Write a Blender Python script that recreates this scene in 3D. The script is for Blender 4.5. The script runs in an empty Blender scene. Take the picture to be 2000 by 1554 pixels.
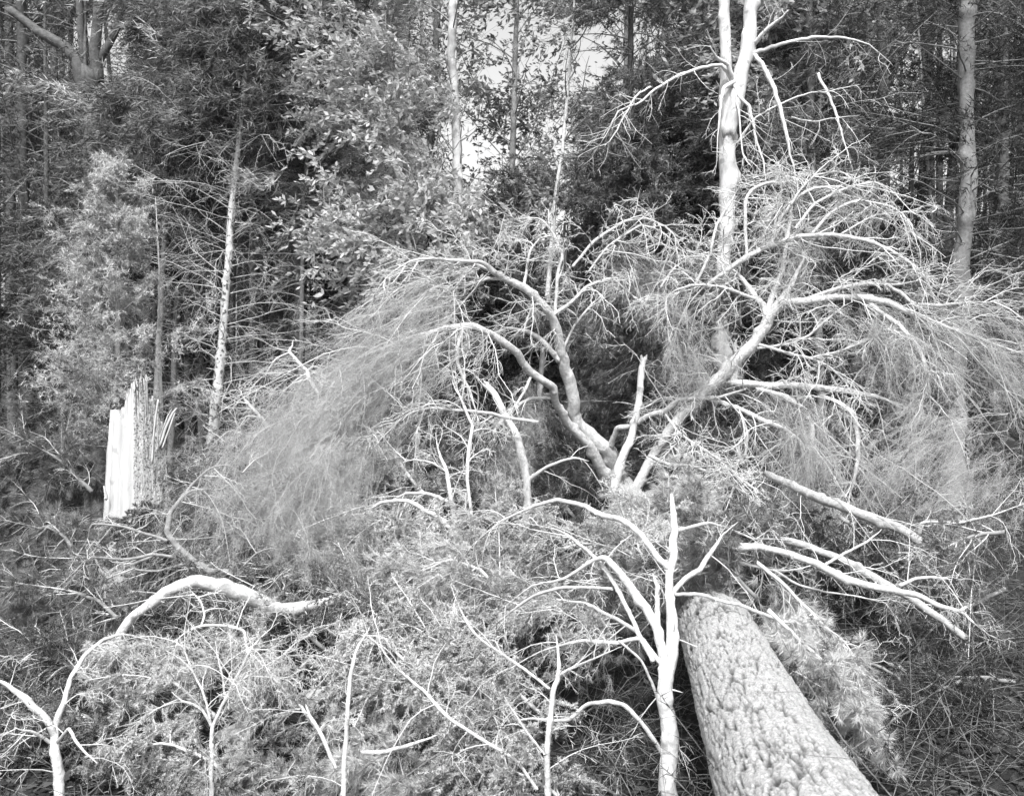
import bpy, math, random
import numpy as np
from mathutils import Vector, noise as mnoise

# ------------------------------------------------------------------ camera, sky, sun, exposure
S = bpy.context.scene
C = S.collection
F = 1921.0; CX, CY = 1000.0, 777.0; CAMH = 2.0; PITCH = math.radians(1.7)
cd = bpy.data.cameras.new("camera"); cam = bpy.data.objects.new("camera", cd); C.objects.link(cam)
cam.location = (0, 0, CAMH); cam.rotation_euler = (math.radians(90) - PITCH, 0, 0)
cd.sensor_fit = 'HORIZONTAL'; cd.sensor_width = 36.0; cd.lens = 36.0 * F / 2000.0
cd.clip_start = 0.05; cd.clip_end = 600
cd.dof.use_dof = True; cd.dof.focus_distance = 7.5; cd.dof.aperture_fstop = 8.0
S.camera = cam
W = bpy.data.worlds.new("World"); S.world = W; W.use_nodes = True
SUN_EL, SUN_AZ = math.radians(56), math.radians(186)     # azimuth measured from +Y clockwise: behind the camera, to its left
nt = W.node_tree; bg = nt.nodes['Background']
sky = nt.nodes.new('ShaderNodeTexSky'); sky.sky_type = 'NISHITA'; sky.sun_disc = False
sky.sun_elevation = SUN_EL; sky.sun_rotation = SUN_AZ; sky.dust_density = 4.0
bw = nt.nodes.new('ShaderNodeRGBToBW')                    # black-and-white film
nt.links.new(sky.outputs[0], bw.inputs[0]); nt.links.new(bw.outputs[0], bg.inputs[0])
bg.inputs[1].default_value = 0.145
sd = bpy.data.lights.new("sun", 'SUN'); sun = bpy.data.objects.new("sun", sd); C.objects.link(sun)
sd.energy = 1.9; sd.angle = math.radians(6); sd.color = (1, 1, 1)
sdir = Vector((math.sin(SUN_AZ) * math.cos(SUN_EL), math.cos(SUN_AZ) * math.cos(SUN_EL), math.sin(SUN_EL)))
sun.rotation_euler = sdir.to_track_quat('Z', 'Y').to_euler(); sun.location = (0, 0, 30)
S.view_settings.view_transform = 'Standard'; S.view_settings.look = 'None'
S.view_settings.exposure = 1.36; S.view_settings.gamma = 1.0
S.cycles.max_bounces = 6; S.cycles.diffuse_bounces = 2; S.cycles.transparent_max_bounces = 4
S.cycles.caustics_reflective = False; S.cycles.caustics_refractive = False

rng = np.random.default_rng(7)
def reseed(s):
    global rng
    rng = np.random.default_rng(s)

# ------------------------------------------------------------------ materials (all greys: the photograph is black and white)
def nodes(m):
    m.use_nodes = True
    return m.node_tree, m.node_tree.nodes['Principled BSDF']
def N(t, ty, **k):
    n = t.nodes.new(ty)
    for a, b in k.items(): setattr(n, a, b)
    return n
def ramp(t, stops):
    r = N(t, 'ShaderNodeValToRGB'); e = r.color_ramp.elements
    while len(e) < len(stops): e.new(0.5)
    for i, (p, v) in enumerate(stops): e[i].position = p; e[i].color = (v, v, v, 1)
    return r
def bark_mat(name, lo, hi, scale=18, bump=0.4, stretch=(1, 1, 1), spots=None, attr=False, rough=.85):
    m = bpy.data.materials.new(name); t, b = nodes(m)
    if attr: tc = N(t, 'ShaderNodeAttribute'); tc.attribute_name = 'rest'; co = tc.outputs['Vector']
    else: tc = N(t, 'ShaderNodeTexCoord'); co = tc.outputs['Object']
    mp = N(t, 'ShaderNodeMapping'); mp.inputs['Scale'].default_value = stretch
    t.links.new(co, mp.inputs[0])
    n1 = N(t, 'ShaderNodeTexNoise'); n1.inputs['Scale'].default_value = scale; n1.inputs['Detail'].default_value = 8; n1.inputs['Roughness'].default_value = .65
    t.links.new(mp.outputs[0], n1.inputs[0])
    r = ramp(t, [(.3, lo), (.68, hi)]); t.links.new(n1.outputs[0], r.inputs[0])
    out = r.outputs[0]
    if spots:
        v = N(t, 'ShaderNodeTexNoise'); v.inputs['Scale'].default_value = spots[0]; v.inputs['Detail'].default_value = 3
        t.links.new(co, v.inputs[0]); rr = ramp(t, [(spots[1], 1), (spots[1] + .05, spots[2])]); t.links.new(v.outputs[0], rr.inputs[0])
        mx = N(t, 'ShaderNodeMix', data_type='RGBA', blend_type='MULTIPLY'); mx.inputs[0].default_value = 1
        t.links.new(out, mx.inputs[6]); t.links.new(rr.outputs[0], mx.inputs[7]); out = mx.outputs[2]
    t.links.new(out, b.inputs['Base Color']); b.inputs['Roughness'].default_value = rough
    bp = N(t, 'ShaderNodeBump'); bp.inputs['Strength'].default_value = bump; bp.inputs['Distance'].default_value = .01
    t.links.new(n1.outputs[0], bp.inputs['Height']); t.links.new(bp.outputs[0], b.inputs['Normal'])
    return m
def leaf_mat(name, lo, hi, scale=3.0, trans=.35):
    m = bpy.data.materials.new(name); m.use_nodes = True; t = m.node_tree; t.nodes.clear()
    o = N(t, 'ShaderNodeOutputMaterial'); g = N(t, 'ShaderNodeNewGeometry')
    n = N(t, 'ShaderNodeTexNoise'); n.inputs['Scale'].default_value = scale; n.inputs['Detail'].default_value = 2
    t.links.new(g.outputs['Position'], n.inputs[0])
    ad = N(t, 'ShaderNodeMath', operation='MULTIPLY_ADD'); ad.inputs[1].default_value = .35
    t.links.new(g.outputs['Random Per Island'], ad.inputs[0]); 
    sc = N(t, 'ShaderNodeMath', operation='MULTIPLY'); sc.inputs[1].default_value = .75; t.links.new(n.outputs[0], sc.inputs[0]); t.links.new(sc.outputs[0], ad.inputs[2])
    r = ramp(t, [(.3, lo), (.75, hi)]); t.links.new(ad.outputs[0], r.inputs[0])
    d = N(t, 'ShaderNodeBsdfDiffuse'); tr = N(t, 'ShaderNodeBsdfTranslucent'); mx = N(t, 'ShaderNodeMixShader'); mx.inputs[0].default_value = trans
    t.links.new(r.outputs[0], d.inputs[0]); t.links.new(r.outputs[0], tr.inputs[0])
    t.links.new(d.outputs[0], mx.inputs[1]); t.links.new(tr.outputs[0], mx.inputs[2]); t.links.new(mx.outputs[0], o.inputs[0])
    return m
M = {}
M['pale'] = bark_mat('pale smooth bark', .30, .60, 34, .8)
M['twig'] = bark_mat('pale twig bark', .42, .62, 12, 0)
M['dull'] = bark_mat('grey twig bark', .16, .30, 8, 0)
M['dark'] = bark_mat('dark rough bark', .04, .13, 22, .8)
M['mid'] = bark_mat('grey bark', .14, .30, 26, .7)
M['logbark'] = bark_mat('log bark', .22, .42, 40, .7)
M['spotted'] = bark_mat('spotted pale bark', .42, .60, 20, .4, spots=(26, .56, .18))
M['snag'] = bark_mat('weathered bare wood', .34, .60, 12, .8, stretch=(1, 1, .35), spots=(9, .62, .6))
M['wood'] = bark_mat('split bare wood', .34, .50, 16, .5, stretch=(1.6, 1.6, .10), spots=(5, .58, .72))
M['stumpbark'] = bark_mat('speckled bark', .30, .56, 46, 1.0, stretch=(1, 1, .7), spots=(60, .56, .25))
M['litter twig'] = bark_mat('dead twigs', .07, .22, 8, 0)
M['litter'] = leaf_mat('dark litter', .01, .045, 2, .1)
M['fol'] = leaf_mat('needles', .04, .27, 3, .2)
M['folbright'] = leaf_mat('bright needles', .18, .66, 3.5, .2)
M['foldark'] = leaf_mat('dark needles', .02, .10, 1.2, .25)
M['leaf'] = leaf_mat('leaves', .12, .42, 1.6, .4)
M['leafbright'] = leaf_mat('pale leaves', .26, .58, 1.4, .4)
M['mist'] = leaf_mat('fine needles', .34, .54, 1.5, .4)

def trunk_bark():
    m = bpy.data.materials.new('furrowed bark'); t, b = nodes(m)
    a = N(t, 'ShaderNodeAttribute'); a.attribute_name = 'rest'
    c = N(t, 'ShaderNodeAttribute'); c.attribute_name = 'crack'
    n1 = N(t, 'ShaderNodeTexNoise'); n1.inputs['Scale'].default_value = 110; n1.inputs['Detail'].default_value = 8; n1.inputs['Roughness'].default_value = .7
    t.links.new(a.outputs['Vector'], n1.inputs[0])
    r = ramp(t, [(.32, .15), (.68, .50)]); t.links.new(n1.outputs[0], r.inputs[0])
    r2 = ramp(t, [(0.0, .05), (.8, 1)]); t.links.new(c.outputs['Fac'], r2.inputs[0])
    mx = N(t, 'ShaderNodeMix', data_type='RGBA', blend_type='MULTIPLY'); mx.inputs[0].default_value = 1
    t.links.new(r.outputs[0], mx.inputs[6]); t.links.new(r2.outputs[0], mx.inputs[7])
    t.links.new(mx.outputs[2], b.inputs['Base Color']); b.inputs['Roughness'].default_value = .9
    bp = N(t, 'ShaderNodeBump'); bp.inputs['Strength'].default_value = .9; bp.inputs['Distance'].default_value = .006
    t.links.new(n1.outputs[0], bp.inputs['Height']); t.links.new(bp.outputs[0], b.inputs['Normal'])
    return m
M['trunk'] = trunk_bark()
def ground_mat():
    m = bpy.data.materials.new('forest litter'); t, b = nodes(m)
    tc = N(t, 'ShaderNodeTexCoord')
    n1 = N(t, 'ShaderNodeTexNoise'); n1.inputs['Scale'].default_value = 9; n1.inputs['Detail'].default_value = 10; n1.inputs['Roughness'].default_value = .75
    t.links.new(tc.outputs['Object'], n1.inputs[0])
    r = ramp(t, [(.35, .01), (.75, .045)]); t.links.new(n1.outputs[0], r.inputs[0]); t.links.new(r.outputs[0], b.inputs['Base Color'])
    b.inputs['Roughness'].default_value = 1
    bp = N(t, 'ShaderNodeBump'); bp.inputs['Strength'].default_value = 1; bp.inputs['Distance'].default_value = .05
    t.links.new(n1.outputs[0], bp.inputs['Height']); t.links.new(bp.outputs[0], b.inputs['Normal'])
    return m
M['ground'] = ground_mat()

# ------------------------------------------------------------------ mesh helpers
class Geo:
    def __init__(s): s.v = []; s.q = []; s.t = []; s.n = 0
    def add(s, v, q=None, t=None):
        v = np.asarray(v, dtype=np.float32).reshape(-1, 3)
        if q is not None and len(q): s.q.append(np.asarray(q, dtype=np.int64).reshape(-1, 4) + s.n)
        if t is not None and len(t): s.t.append(np.asarray(t, dtype=np.int64).reshape(-1, 3) + s.n)
        s.v.append(v); s.n += len(v)
    def build(s, name, mat, parent=None, smooth=True):
        me = bpy.data.meshes.new(name)
        v = np.concatenate(s.v) if s.v else np.zeros((0, 3), np.float32)
        off = np.zeros(3)
        pp = parent
        while pp is not None: off = off + np.array(pp.location); pp = pp.parent
        v = (v - off).astype(np.float32)
        q = np.concatenate(s.q) if s.q else np.zeros((0, 4), np.int64)
        t = np.concatenate(s.t) if s.t else np.zeros((0, 3), np.int64)
        me.vertices.add(len(v)); me.vertices.foreach_set('co', v.ravel())
        nl = len(q) * 4 + len(t) * 3
        me.loops.add(nl); me.loops.foreach_set('vertex_index', np.concatenate([q.ravel(), t.ravel()]).astype(np.int32))
        me.polygons.add(len(q) + len(t))
        st = np.concatenate([np.arange(len(q)) * 4, len(q) * 4 + np.arange(len(t)) * 3]).astype(np.int32)
        me.polygons.foreach_set('loop_start', st)
        if smooth: me.polygons.foreach_set('use_smooth', np.ones(len(st), dtype=bool))
        me.update(calc_edges=True)
        me.materials.append(M[mat])
        o = bpy.data.objects.new(name, me); C.objects.link(o)
        if parent is not None: o.parent = parent
        return o
def unit(a): return a / np.maximum(np.linalg.norm(a, axis=-1, keepdims=True), 1e-9)
def tubes(G, P, R, sides=3):
    """P [n,m,3] paths, R [n,m] radii"""
    n, m, _ = P.shape
    T = np.gradient(P, axis=1); T = unit(T)
    ref = np.zeros((n, 1, 3)); mean = unit(T.mean(axis=1, keepdims=True))
    z = np.abs(mean[..., 2]) > .8
    ref[..., 2] = np.where(z, 0, 1); ref[..., 0] = np.where(z, 1, 0)
    U = unit(np.cross(T, np.broadcast_to(ref, T.shape))); V = np.cross(T, U)
    a = np.arange(sides) / sides * 2 * np.pi
    ring = P[:, :, None, :] + R[:, :, None, None] * (U[:, :, None, :] * np.cos(a)[None, None, :, None] + V[:, :, None, :] * np.sin(a)[None, None, :, None])
    idx = np.arange(n * m * sides).reshape(n, m, sides)
    A = idx[:, :-1, :]; B = np.roll(idx, -1, axis=2)[:, :-1, :]; Cc = np.roll(idx, -1, axis=2)[:, 1:, :]; D = idx[:, 1:, :]
    q = np.stack([A, B, Cc, D], axis=-1).reshape(-1, 4)
    G.add(ring.reshape(-1, 3), q=q)
def sample(P, ti, u):
    """point and tangent at fractional parameter u (0..1) on path ti"""
    m = P.shape[1]; x = u * (m - 1); i = np.clip(x.astype(int), 0, m - 2); f = (x - i)[:, None]
    a = P[ti, i]; b = P[ti, i + 1]
    return a + (b - a) * f, unit(b - a)
def grow(P, n, L, ang=60, spread=15, droop=0.2, wind=(0, 0, 0), bend=.25, t0=.1, t1=1, planar=0.0, m=6, taper=.5, jit=.35, up=0.0, wig=.03, whorl=0, rel=False):
    """children of every path in P: n each"""
    N0 = P.shape[0]; ti = np.repeat(np.arange(N0), n); k = len(ti)
    u = t0 + (t1 - t0) * ((np.tile(np.arange(n), N0) + rng.random(k)) / n)
    if whorl: u = np.clip((np.round(u * whorl) + .06 * rng.normal(size=k)) / whorl, t0, .995)
    p, T = sample(P, ti, u)
    r = rng.normal(size=(k, 3)); perp = unit(r - (r * T).sum(1, keepdims=True) * T)
    side = unit(np.cross(T, np.array([0, 0, 1.0]) + 1e-3)) * rng.choice([-1, 1], size=(k, 1))
    perp = unit(perp * (1 - planar) + side * planar)
    a = np.radians(ang + rng.normal(size=(k, 1)) * spread)
    d = unit(T * np.cos(a) + perp * np.sin(a) + np.array([0, 0, up]))
    Ls = L * (1 - taper * u) * (1 + jit * (rng.random(k) * 2 - 1))
    if rel: Ls = Ls * np.linalg.norm(P[:, -1] - P[:, 0], axis=1)[ti]
    s = np.linspace(0, 1, m)[None, :, None]
    bv = rng.normal(size=(k, 1, 3)) * bend + np.array([0, 0, -droop]) + np.array(wind)
    W_ = np.cumsum(rng.normal(size=(k, m, 3)), axis=1) * wig; W_ -= W_[:, :1]
    Q = d[:, None, :] * s + bv * s * s + W_ * s
    return p[:, None, :] + Q * Ls[:, None, None]
def rad(P, r0, r1): return np.broadcast_to(np.linspace(r0, r1, P.shape[1])[None], P.shape[:2])
def needles(G, P, k, L, w, fwd=.6, wind=(0, 0, 0), t0=0.05, jit=.3):
    N0 = P.shape[0]; ti = np.repeat(np.arange(N0), k); n = len(ti)
    p, T = sample(P, ti, t0 + (1 - t0) * rng.random(n))
    r = unit(rng.normal(size=(n, 3)))
    d = unit(T * fwd + r * .8 + np.array(wind)); s = unit(np.cross(d, rng.normal(size=(n, 3))))
    LL = (L * (1 + jit * (rng.random(n) * 2 - 1)))[:, None]
    v = np.stack([p - s * w * .5, p + s * w * .5, p + d * LL], axis=1)
    G.add(v, t=np.arange(n * 3).reshape(-1, 3))
def leaves(G, P, k, L, w, wind=(0, 0, 0), t0=.2, flat=.5):
    N0 = P.shape[0]; ti = np.repeat(np.arange(N0), k); n = len(ti)
    p, T = sample(P, ti, t0 + (1 - t0) * rng.random(n))
    d = unit(T * .4 + rng.normal(size=(n, 3)) * .7 + np.array(wind)); nr = unit(rng.normal(size=(n, 3)) * (1 - flat) + np.array([0, -.3, 1]) * flat)
    s = unit(np.cross(d, nr)); f = (.6 + .8 * rng.random(n))[:, None]
    v = np.stack([p, p + d * L * .5 * f + s * w * .5 * f, p + d * L * f, p + d * L * .5 * f - s * w * .5 * f], axis=1)
    G.add(v, q=np.arange(n * 4).reshape(-1, 4))
def catmull(A, sub=6):
    A = np.asarray(A, float); B = np.vstack([2 * A[0] - A[1], A, 2 * A[-1] - A[-2]]); out = []
    for i in range(len(A) - 1):
        p0, p1, p2, p3 = B[i:i + 4]
        for t in np.arange(sub) / sub:
            out.append(.5 * (2 * p1 + (p2 - p0) * t + (2 * p0 - 5 * p1 + 4 * p2 - p3) * t * t + (3 * p1 - p0 - 3 * p2 + p3) * t ** 3))
    out.append(A[-1]); return np.array(out)
cp, sp = math.cos(PITCH), math.sin(PITCH)
def P3(x, y, d):
    X = (x - CX) / F * d; up = (CY - y) / F * d
    return np.array([X, d * cp + up * sp, CAMH - d * sp + up * cp])
def proj(p):
    q = p - np.array([0, 0, CAMH]); d = q[..., 1] * cp - q[..., 2] * sp; up = q[..., 1] * sp + q[..., 2] * cp
    return CX + F * q[..., 0] / d, CY - F * up / d, d
TR = {}
class Trace: pass
def trace(s, w, d, key=None, on=None, wob=.004, sub=6, tip=False):
    """s 'x,y x,y ...', w and d tuples of widths (photo px) / depths spread evenly along it"""
    xy = np.array([[float(a) for a in q.split(',')] for q in s.split()])
    n = len(xy); u = np.linspace(0, 1, n)
    W_ = np.interp(u, np.linspace(0, 1, len(w)), w); d = list(d)
    if on is not None:
        px, py, pd = proj(TR[on].P); j = np.argmin((px - xy[0, 0]) ** 2 + (py - xy[0, 1]) ** 2); d[0] = pd[j]
        if len(d) > 1 and d[1] < 3: d[1:] = [d[0] + q for q in d[1:]]     # small numbers are offsets
    D = np.interp(u, np.linspace(0, 1, len(d)), d)
    A = np.array([P3(x, y, q) for (x, y), q in zip(xy, D)]); R = W_ / 2 * D / F
    X = catmull(np.hstack([A, R[:, None]]), sub); r = Trace(); r.P = X[:, :3].copy(); LI = np.concatenate([A[i] + (A[i + 1] - A[i]) * np.arange(sub)[:, None] / sub for i in range(len(A) - 1)] + [A[-1:]]); r.P = r.P * .45 + LI * .55; r.R = np.maximum(X[:, 3], .0012)
    k = np.cumsum(rng.normal(size=r.P.shape), axis=0) * wob * .35; k -= np.linspace(0, 1, len(k))[:, None] * k[-1]
    r.P += k
    n_ = len(r.R); kn = np.interp(np.arange(n_), np.linspace(0, n_, max(4, n_ // 3)), rng.normal(size=max(4, n_ // 3)))
    r.R = r.R * (1 + .05 * kn)
    if tip: h_ = max(4, n_ * 2 // 5); r.R[-h_:] *= np.linspace(1, .2, h_) ** .8
    r.R = np.maximum(r.R, .0012)
    m_ = max(4, n_ // 2); r.P += np.stack([np.interp(np.arange(n_), np.linspace(0, n_, m_), rng.normal(size=m_)) for _ in range(3)], 1) * r.R[:, None] * .12
    if key: TR[key] = r
    return r
def rs(P, m=16):
    """resample one path to m points by length"""
    L = np.r_[0, np.cumsum(np.linalg.norm(np.diff(P, axis=0), axis=1))]; u = np.linspace(0, L[-1], m)
    return np.stack([np.interp(u, L, P[:, i]) for i in range(3)], axis=1)
def plen(P): return np.linalg.norm(np.diff(P, axis=0), axis=1).sum()
def tube1(G, tr, sides=10, rough=1.0, stubs=True):
    P, R = tr.P, tr.R; L = np.r_[0, np.cumsum(np.linalg.norm(np.diff(P, axis=0), axis=1))]
    if sides >= 10:
        sides += 4; n = int(np.clip(L[-1] / max(R.mean() * .45, .006), len(P), 420)); u = np.linspace(0, L[-1], n)
        P = np.stack([np.interp(u, L, P[:, i]) for i in range(3)], 1); R = np.interp(u, L, R); L = u
        k = np.array([.25, .5, .25]); 
        for _ in range(3):
            Q = P.copy(); Q[1:-1] = P[:-2] * .25 + P[1:-1] * .5 + P[2:] * .25; P = Q
    v0 = len(G.v); tubes(G, P[None], R[None], sides); n = len(P)
    V = G.v[v0].reshape(n, sides, 3); off = rng.random() * 50
    if sides >= 14:
        knots = [(rng.random() * L[-1], rng.random() * 6.28, .25 + .3 * rng.random()) for _ in range(int(L[-1] * 5) + 1)]
        for i in range(n):
            r = max(R[i], .004); f = 1 / max(R.mean(), .01)
            for j in range(sides):
                a = j / sides * 6.283; c, s_ = math.cos(a), math.sin(a)
                g = .10 * mnoise.noise(Vector((L[i] * f * .35 + off, c * 1.1, s_ * 1.1))) + .07 * mnoise.noise(Vector((L[i] * f * .9 + off, c * 3, s_ * 3))) + .05 * mnoise.noise(Vector((L[i] * f * 3.5, c * 7, s_ * 7 + off)))
                for (kl, ka, kh) in knots:
                    dl = (L[i] - kl) / (r * 1.1)
                    if abs(dl) < 1.6:
                        da = (a - ka + 3.14159) % 6.283 - 3.14159; g += kh * math.exp(-dl * dl * 2 - da * da * 3)
                V[i, j] += (V[i, j] - P[i]) * (g * rough)
    t = unit(P[-1] - P[-2]); V[-1] += (t[None] * (rng.random((sides, 1)) * 2 - .6) * R[-1] * 1.1).astype(np.float32)
    t = unit(P[0] - P[1]); V[0] += (t[None] * (rng.random((sides, 1)) * 2 - .6) * R[0] * .8).astype(np.float32)
    last = np.arange(n * sides - sides, n * sides)
    G.t.append(np.array([[last[0], last[i], last[i + 1]] for i in range(1, sides - 1)]) + (G.n - n * sides))
    G.t.append(np.array([[0, i + 1, i] for i in range(1, sides - 1)]) + (G.n - n * sides))
    if stubs and sides >= 14 and R.mean() < .08:
        m = int(L[-1] * 4); 
        if m:
            Q = rs(P, 20)[None]; st = grow(Q, m, max(.05, R.mean() * 3), ang=60, spread=20, t0=.05, t1=.9, m=4, droop=0, bend=.15); tubes(G, st, rad(st, max(.0025, R.mean() * .3), .0012), 5)
def tag(o, label, cat, group=None, kind=None):
    if label: o['label'] = label
    if cat: o['category'] = cat
    if group: o['group'] = group
    if kind: o['kind'] = kind
    return o
def thing(name, loc, label, cat, group=None):
    o = bpy.data.objects.new(name, None); o.location = [float(q) for q in loc]; C.objects.link(o)
    o.empty_display_size = .1
    return tag(o, label, cat, group)

# ------------------------------------------------------------------ ground
def gh(x, y):
    return (0.10 * np.sin(x * .9 + 1.3) * np.cos(y * .7) + .05 * np.sin(x * 2.3 + y * 1.9) + .03 * np.sin(5 * x - 3 * y)
            + .02 * np.maximum(y - 12, 0))
def ground():
    xs = np.concatenate([np.linspace(-300, -22, 12), np.linspace(-20, 20, 320), np.linspace(22, 300, 12)])
    ys = np.concatenate([np.linspace(-60, -3, 8), np.linspace(-2, 26, 260), np.linspace(28, 400, 16)])
    X, Y = np.meshgrid(xs, ys); Z = gh(X, Y) + rng.normal(size=X.shape) * .015
    v = np.stack([X, Y, Z], -1).reshape(-1, 3); i = np.arange(len(v)).reshape(X.shape)
    q = np.stack([i[:-1, :-1], i[:-1, 1:], i[1:, 1:], i[1:, :-1]], -1).reshape(-1, 4)
    G = Geo(); G.add(v, q=q); o = G.build('forest_floor', 'ground'); o['kind'] = 'structure'
ground()

# ------------------------------------------------------------------ standing trees
# thin places in the canopy where the sky shows: centre, radii, share of the foliage missing there
GAPS = np.array([(212, 92, 72, 80, 1), (245, 138, 36, 26, 1), (1150, 120, 45, 75, .92), (1120, 235, 30, 80, .8), (1106, 330, 18, 60, 1), (1225, 90, 80, 45, .75), (900, 285, 52, 66, 1), (930, 340, 34, 30, 1),
    (893, 110, 20, 80, .9), (1000, 110, 110, 80, .4), (1110, 425, 46, 26, .9), (1090, 480, 36, 40, .6), (530, 95, 24, 20, .7), (500, 285, 20, 36, .95), (850, 265, 50, 26, .7), (1850, 95, 76, 28, 1),
    (1700, 340, 80, 36, .85), (1800, 330, 90, 34, .85), (1830, 430, 50, 80, .95), (1650, 430, 46, 34, .8), (1780, 215, 80, 26, .6), (1370, 152, 42, 12, .9), (1050, 50, 330, 30, .45), (1250, 60, 60, 30, .3), (120, 120, 40, 30, .5),
    (640, 130, 40, 14, .5), (1355, 360, 20, 22, .6), (1260, 330, 22, 14, .6), (1600, 150, 60, 20, .4), (1880, 300, 30, 60, .5), (1740, 470, 60, 20, .6)])
def thin(P):
    x, y, d = proj(P[:, 0]); keep = np.ones(len(P), bool)
    for cx, cy, rx, ry, p in GAPS:
        q = ((x - cx) / rx) ** 2 + ((y - cy) / ry) ** 2
        keep &= ~((q < 1.25 - .5 * rng.random(len(P))) & (rng.random(len(P)) < p))
    return P[keep]
WIND = (-.35, 0, 0)
def to_ground(tr, up=0.0, flare=1.0):
    """extend a trunk trace down to the ground and up out of frame"""
    P, R = tr.P, tr.R
    p = P[-1]; d = unit(P[-1] - P[-4]); d[2] = min(d[2], -.6); d = d / abs(d[2]); z = gh(p[0], p[1]) - .15
    n = 6; s = np.linspace(0, 1, n + 1)[1:, None] * (p[2] - z)
    P = np.vstack([P, p + d * s]); R = np.r_[R, R[-1] * np.linspace(1.02, 1.25, n)]
    if up > 0:
        d = unit(P[0] - P[3]); s = np.linspace(1, 0, 9)[:-1, None] * up
        P = np.vstack([P[0] + d * s, P]); R = np.r_[R[0] * np.linspace(.35, .98, 8), R]
    tr.P, tr.R = P[::-1].copy(), R[::-1].copy()          # from the ground up
    return tr
def tree(name, label, cat, tr, up, seed, crown, barkmat='mid', wood=True, sides=10, group=None, extra=None):
    reseed(seed)
    tr = to_ground(tr, up); b = tr.P[0]
    o = thing(name, (b[0], b[1], gh(b[0], b[1])), label, cat, group)
    G = Geo(); tube1(G, tr, sides); trunk = G.build('trunk', barkmat, o)
    if crown: crown(o, rs(tr.P, 24)[None])
    if extra: extra(o, tr)
    return o
def conifer_crown(t0, t1, n, L, den=1.0, mat='fol', nl=.085, nw=.012, up=.15, droop=.3, taper=.75, wind=WIND, bark='dull', r0=.012, planar=.6, n2=13, n3=6, k=13, ang=78, whorl=0):
    def f(o, T):
        b = grow(T, n, L, ang=ang, spread=12, droop=droop, wind=np.array(wind) * .6, t0=t0, t1=t1, m=9, taper=taper, up=up, wig=.02, whorl=whorl)
        c = grow(b, n2, .5 if whorl else L * .38, rel=bool(whorl), ang=52, droop=.25, wind=wind, t0=.18, planar=planar, m=5, taper=.55); c = thin(c)
        e = grow(c, n3, L * (.07 if whorl else .13), ang=48, droop=.2, wind=wind, t0=.15, m=3, taper=.4); e = thin(e)
        G = Geo(); tubes(G, b, rad(b, r0, r0 * .25), 4); tubes(G, c, rad(c, r0 * .3, r0 * .12), 3); G.build('branches', bark, o)
        G = Geo(); q = int(k * den)
        needles(G, e, int(q), nl, nw, wind=np.array(wind) * .8); needles(G, c, int(q) * 2, nl, nw, wind=np.array(wind) * .8, t0=.2)
        G.build('crown', mat, o, smooth=False)
    return f
def leafy_crown(t0, t1, n, L, mat='leaf', k=5, size=.08, up=.5, wind=WIND, n2=10, n3=6, bark='dull', r0=.012, taper=.3, ang=60):
    def f(o, T):
        b = grow(T, n, L, ang=ang, spread=15, droop=.1, wind=np.array(wind) * .5, t0=t0, t1=t1, m=8, taper=taper, up=up)
        c = grow(b, n2, L * .45, ang=50, droop=.1, wind=wind, t0=.25, m=5, taper=.4); c = thin(c)
        e = grow(c, n3, L * .18, ang=50, droop=.2, wind=wind, t0=.2, m=3, taper=.3); e = thin(e)
        G = Geo(); tubes(G, b, rad(b, r0, r0 * .25), 4); tubes(G, c, rad(c, r0 * .3, r0 * .12), 3); G.build('branches', bark, o)
        G = Geo(); leaves(G, e, k, size, size * .42, wind=np.array(wind) * 2.0); G.build('crown', mat, o, smooth=False)
    return f
def bare_crown(t0, t1, n, L, bark='twig', droop=.25, up=0.0, r0=.006, n2=7, taper=.2, wind=(0, 0, 0), m=8, ang=80, n3=4):
    def f(o, T):
        b = grow(T, n, L, ang=ang, spread=14, droop=droop, wind=wind, t0=t0, t1=t1, m=m, taper=taper, up=up, wig=.035, jit=.6)
        c = grow(b, n2, L * .35, ang=45, droop=.2, t0=.2, m=5, taper=.4, planar=.5)
        G = Geo(); tubes(G, b, rad(b, r0, r0 * .3), 4); tubes(G, c, rad(c, r0 * .4, r0 * .2), 3)
        if n3:
            e = grow(c, n3, L * .13, ang=45, droop=.1, t0=.2, m=3); tubes(G, e, rad(e, r0 * .25, r0 * .15), 3)
        G.build('branches', bark, o)
    return f
def both(*fs):
    def f(o, T):
        for g in fs: g(o, T)
    return f

# big forked tree, upper left
def fork_left(o, tr):
    G = Geo()
    for s, w in (("168,190 150,120 120,90 75,62 20,20", (26, 16)), ("178,140 205,100 228,55 240,0 250,-60", (18, 13)), ("165,150 160,90 157,40 150,-60", (16, 13)),
                 ("190,160 184,90 192,30 196,-60", (26, 20))):
        tube1(G, trace(s, w, (12.6, 12.4)), 8)
    G.build('limb', 'dark', o)
tree('pine_tree', 'big dark forked pine at the upper left with bright sky beside its fork', 'tree',
     trace("176,150 177,220 180,300 184,420 188,560 192,700", (30, 34, 38), (12.5,)), 0, 11,
     conifer_crown(.3, .72, 30, 2.0, mat='foldark', up=.0, taper=.1), 'dark', extra=fork_left)
tree('fir_tree', 'young fir with upturned needled tiers left of the broken stump', 'tree',
     trace("229,318 229,400 228,520 230,650 230,800", (3, 6, 8, 11), (9.4,)), 0, 12,
     conifer_crown(.34, .995, 66, 1.25, den=1.0, mat='folbright', nl=.04, nw=.006, up=.35, droop=-.25, taper=.9, n2=13, n3=5, r0=.006, ang=72, whorl=26, planar=1.0, wind=(-.1, 0, 0)), 'mid')
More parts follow.
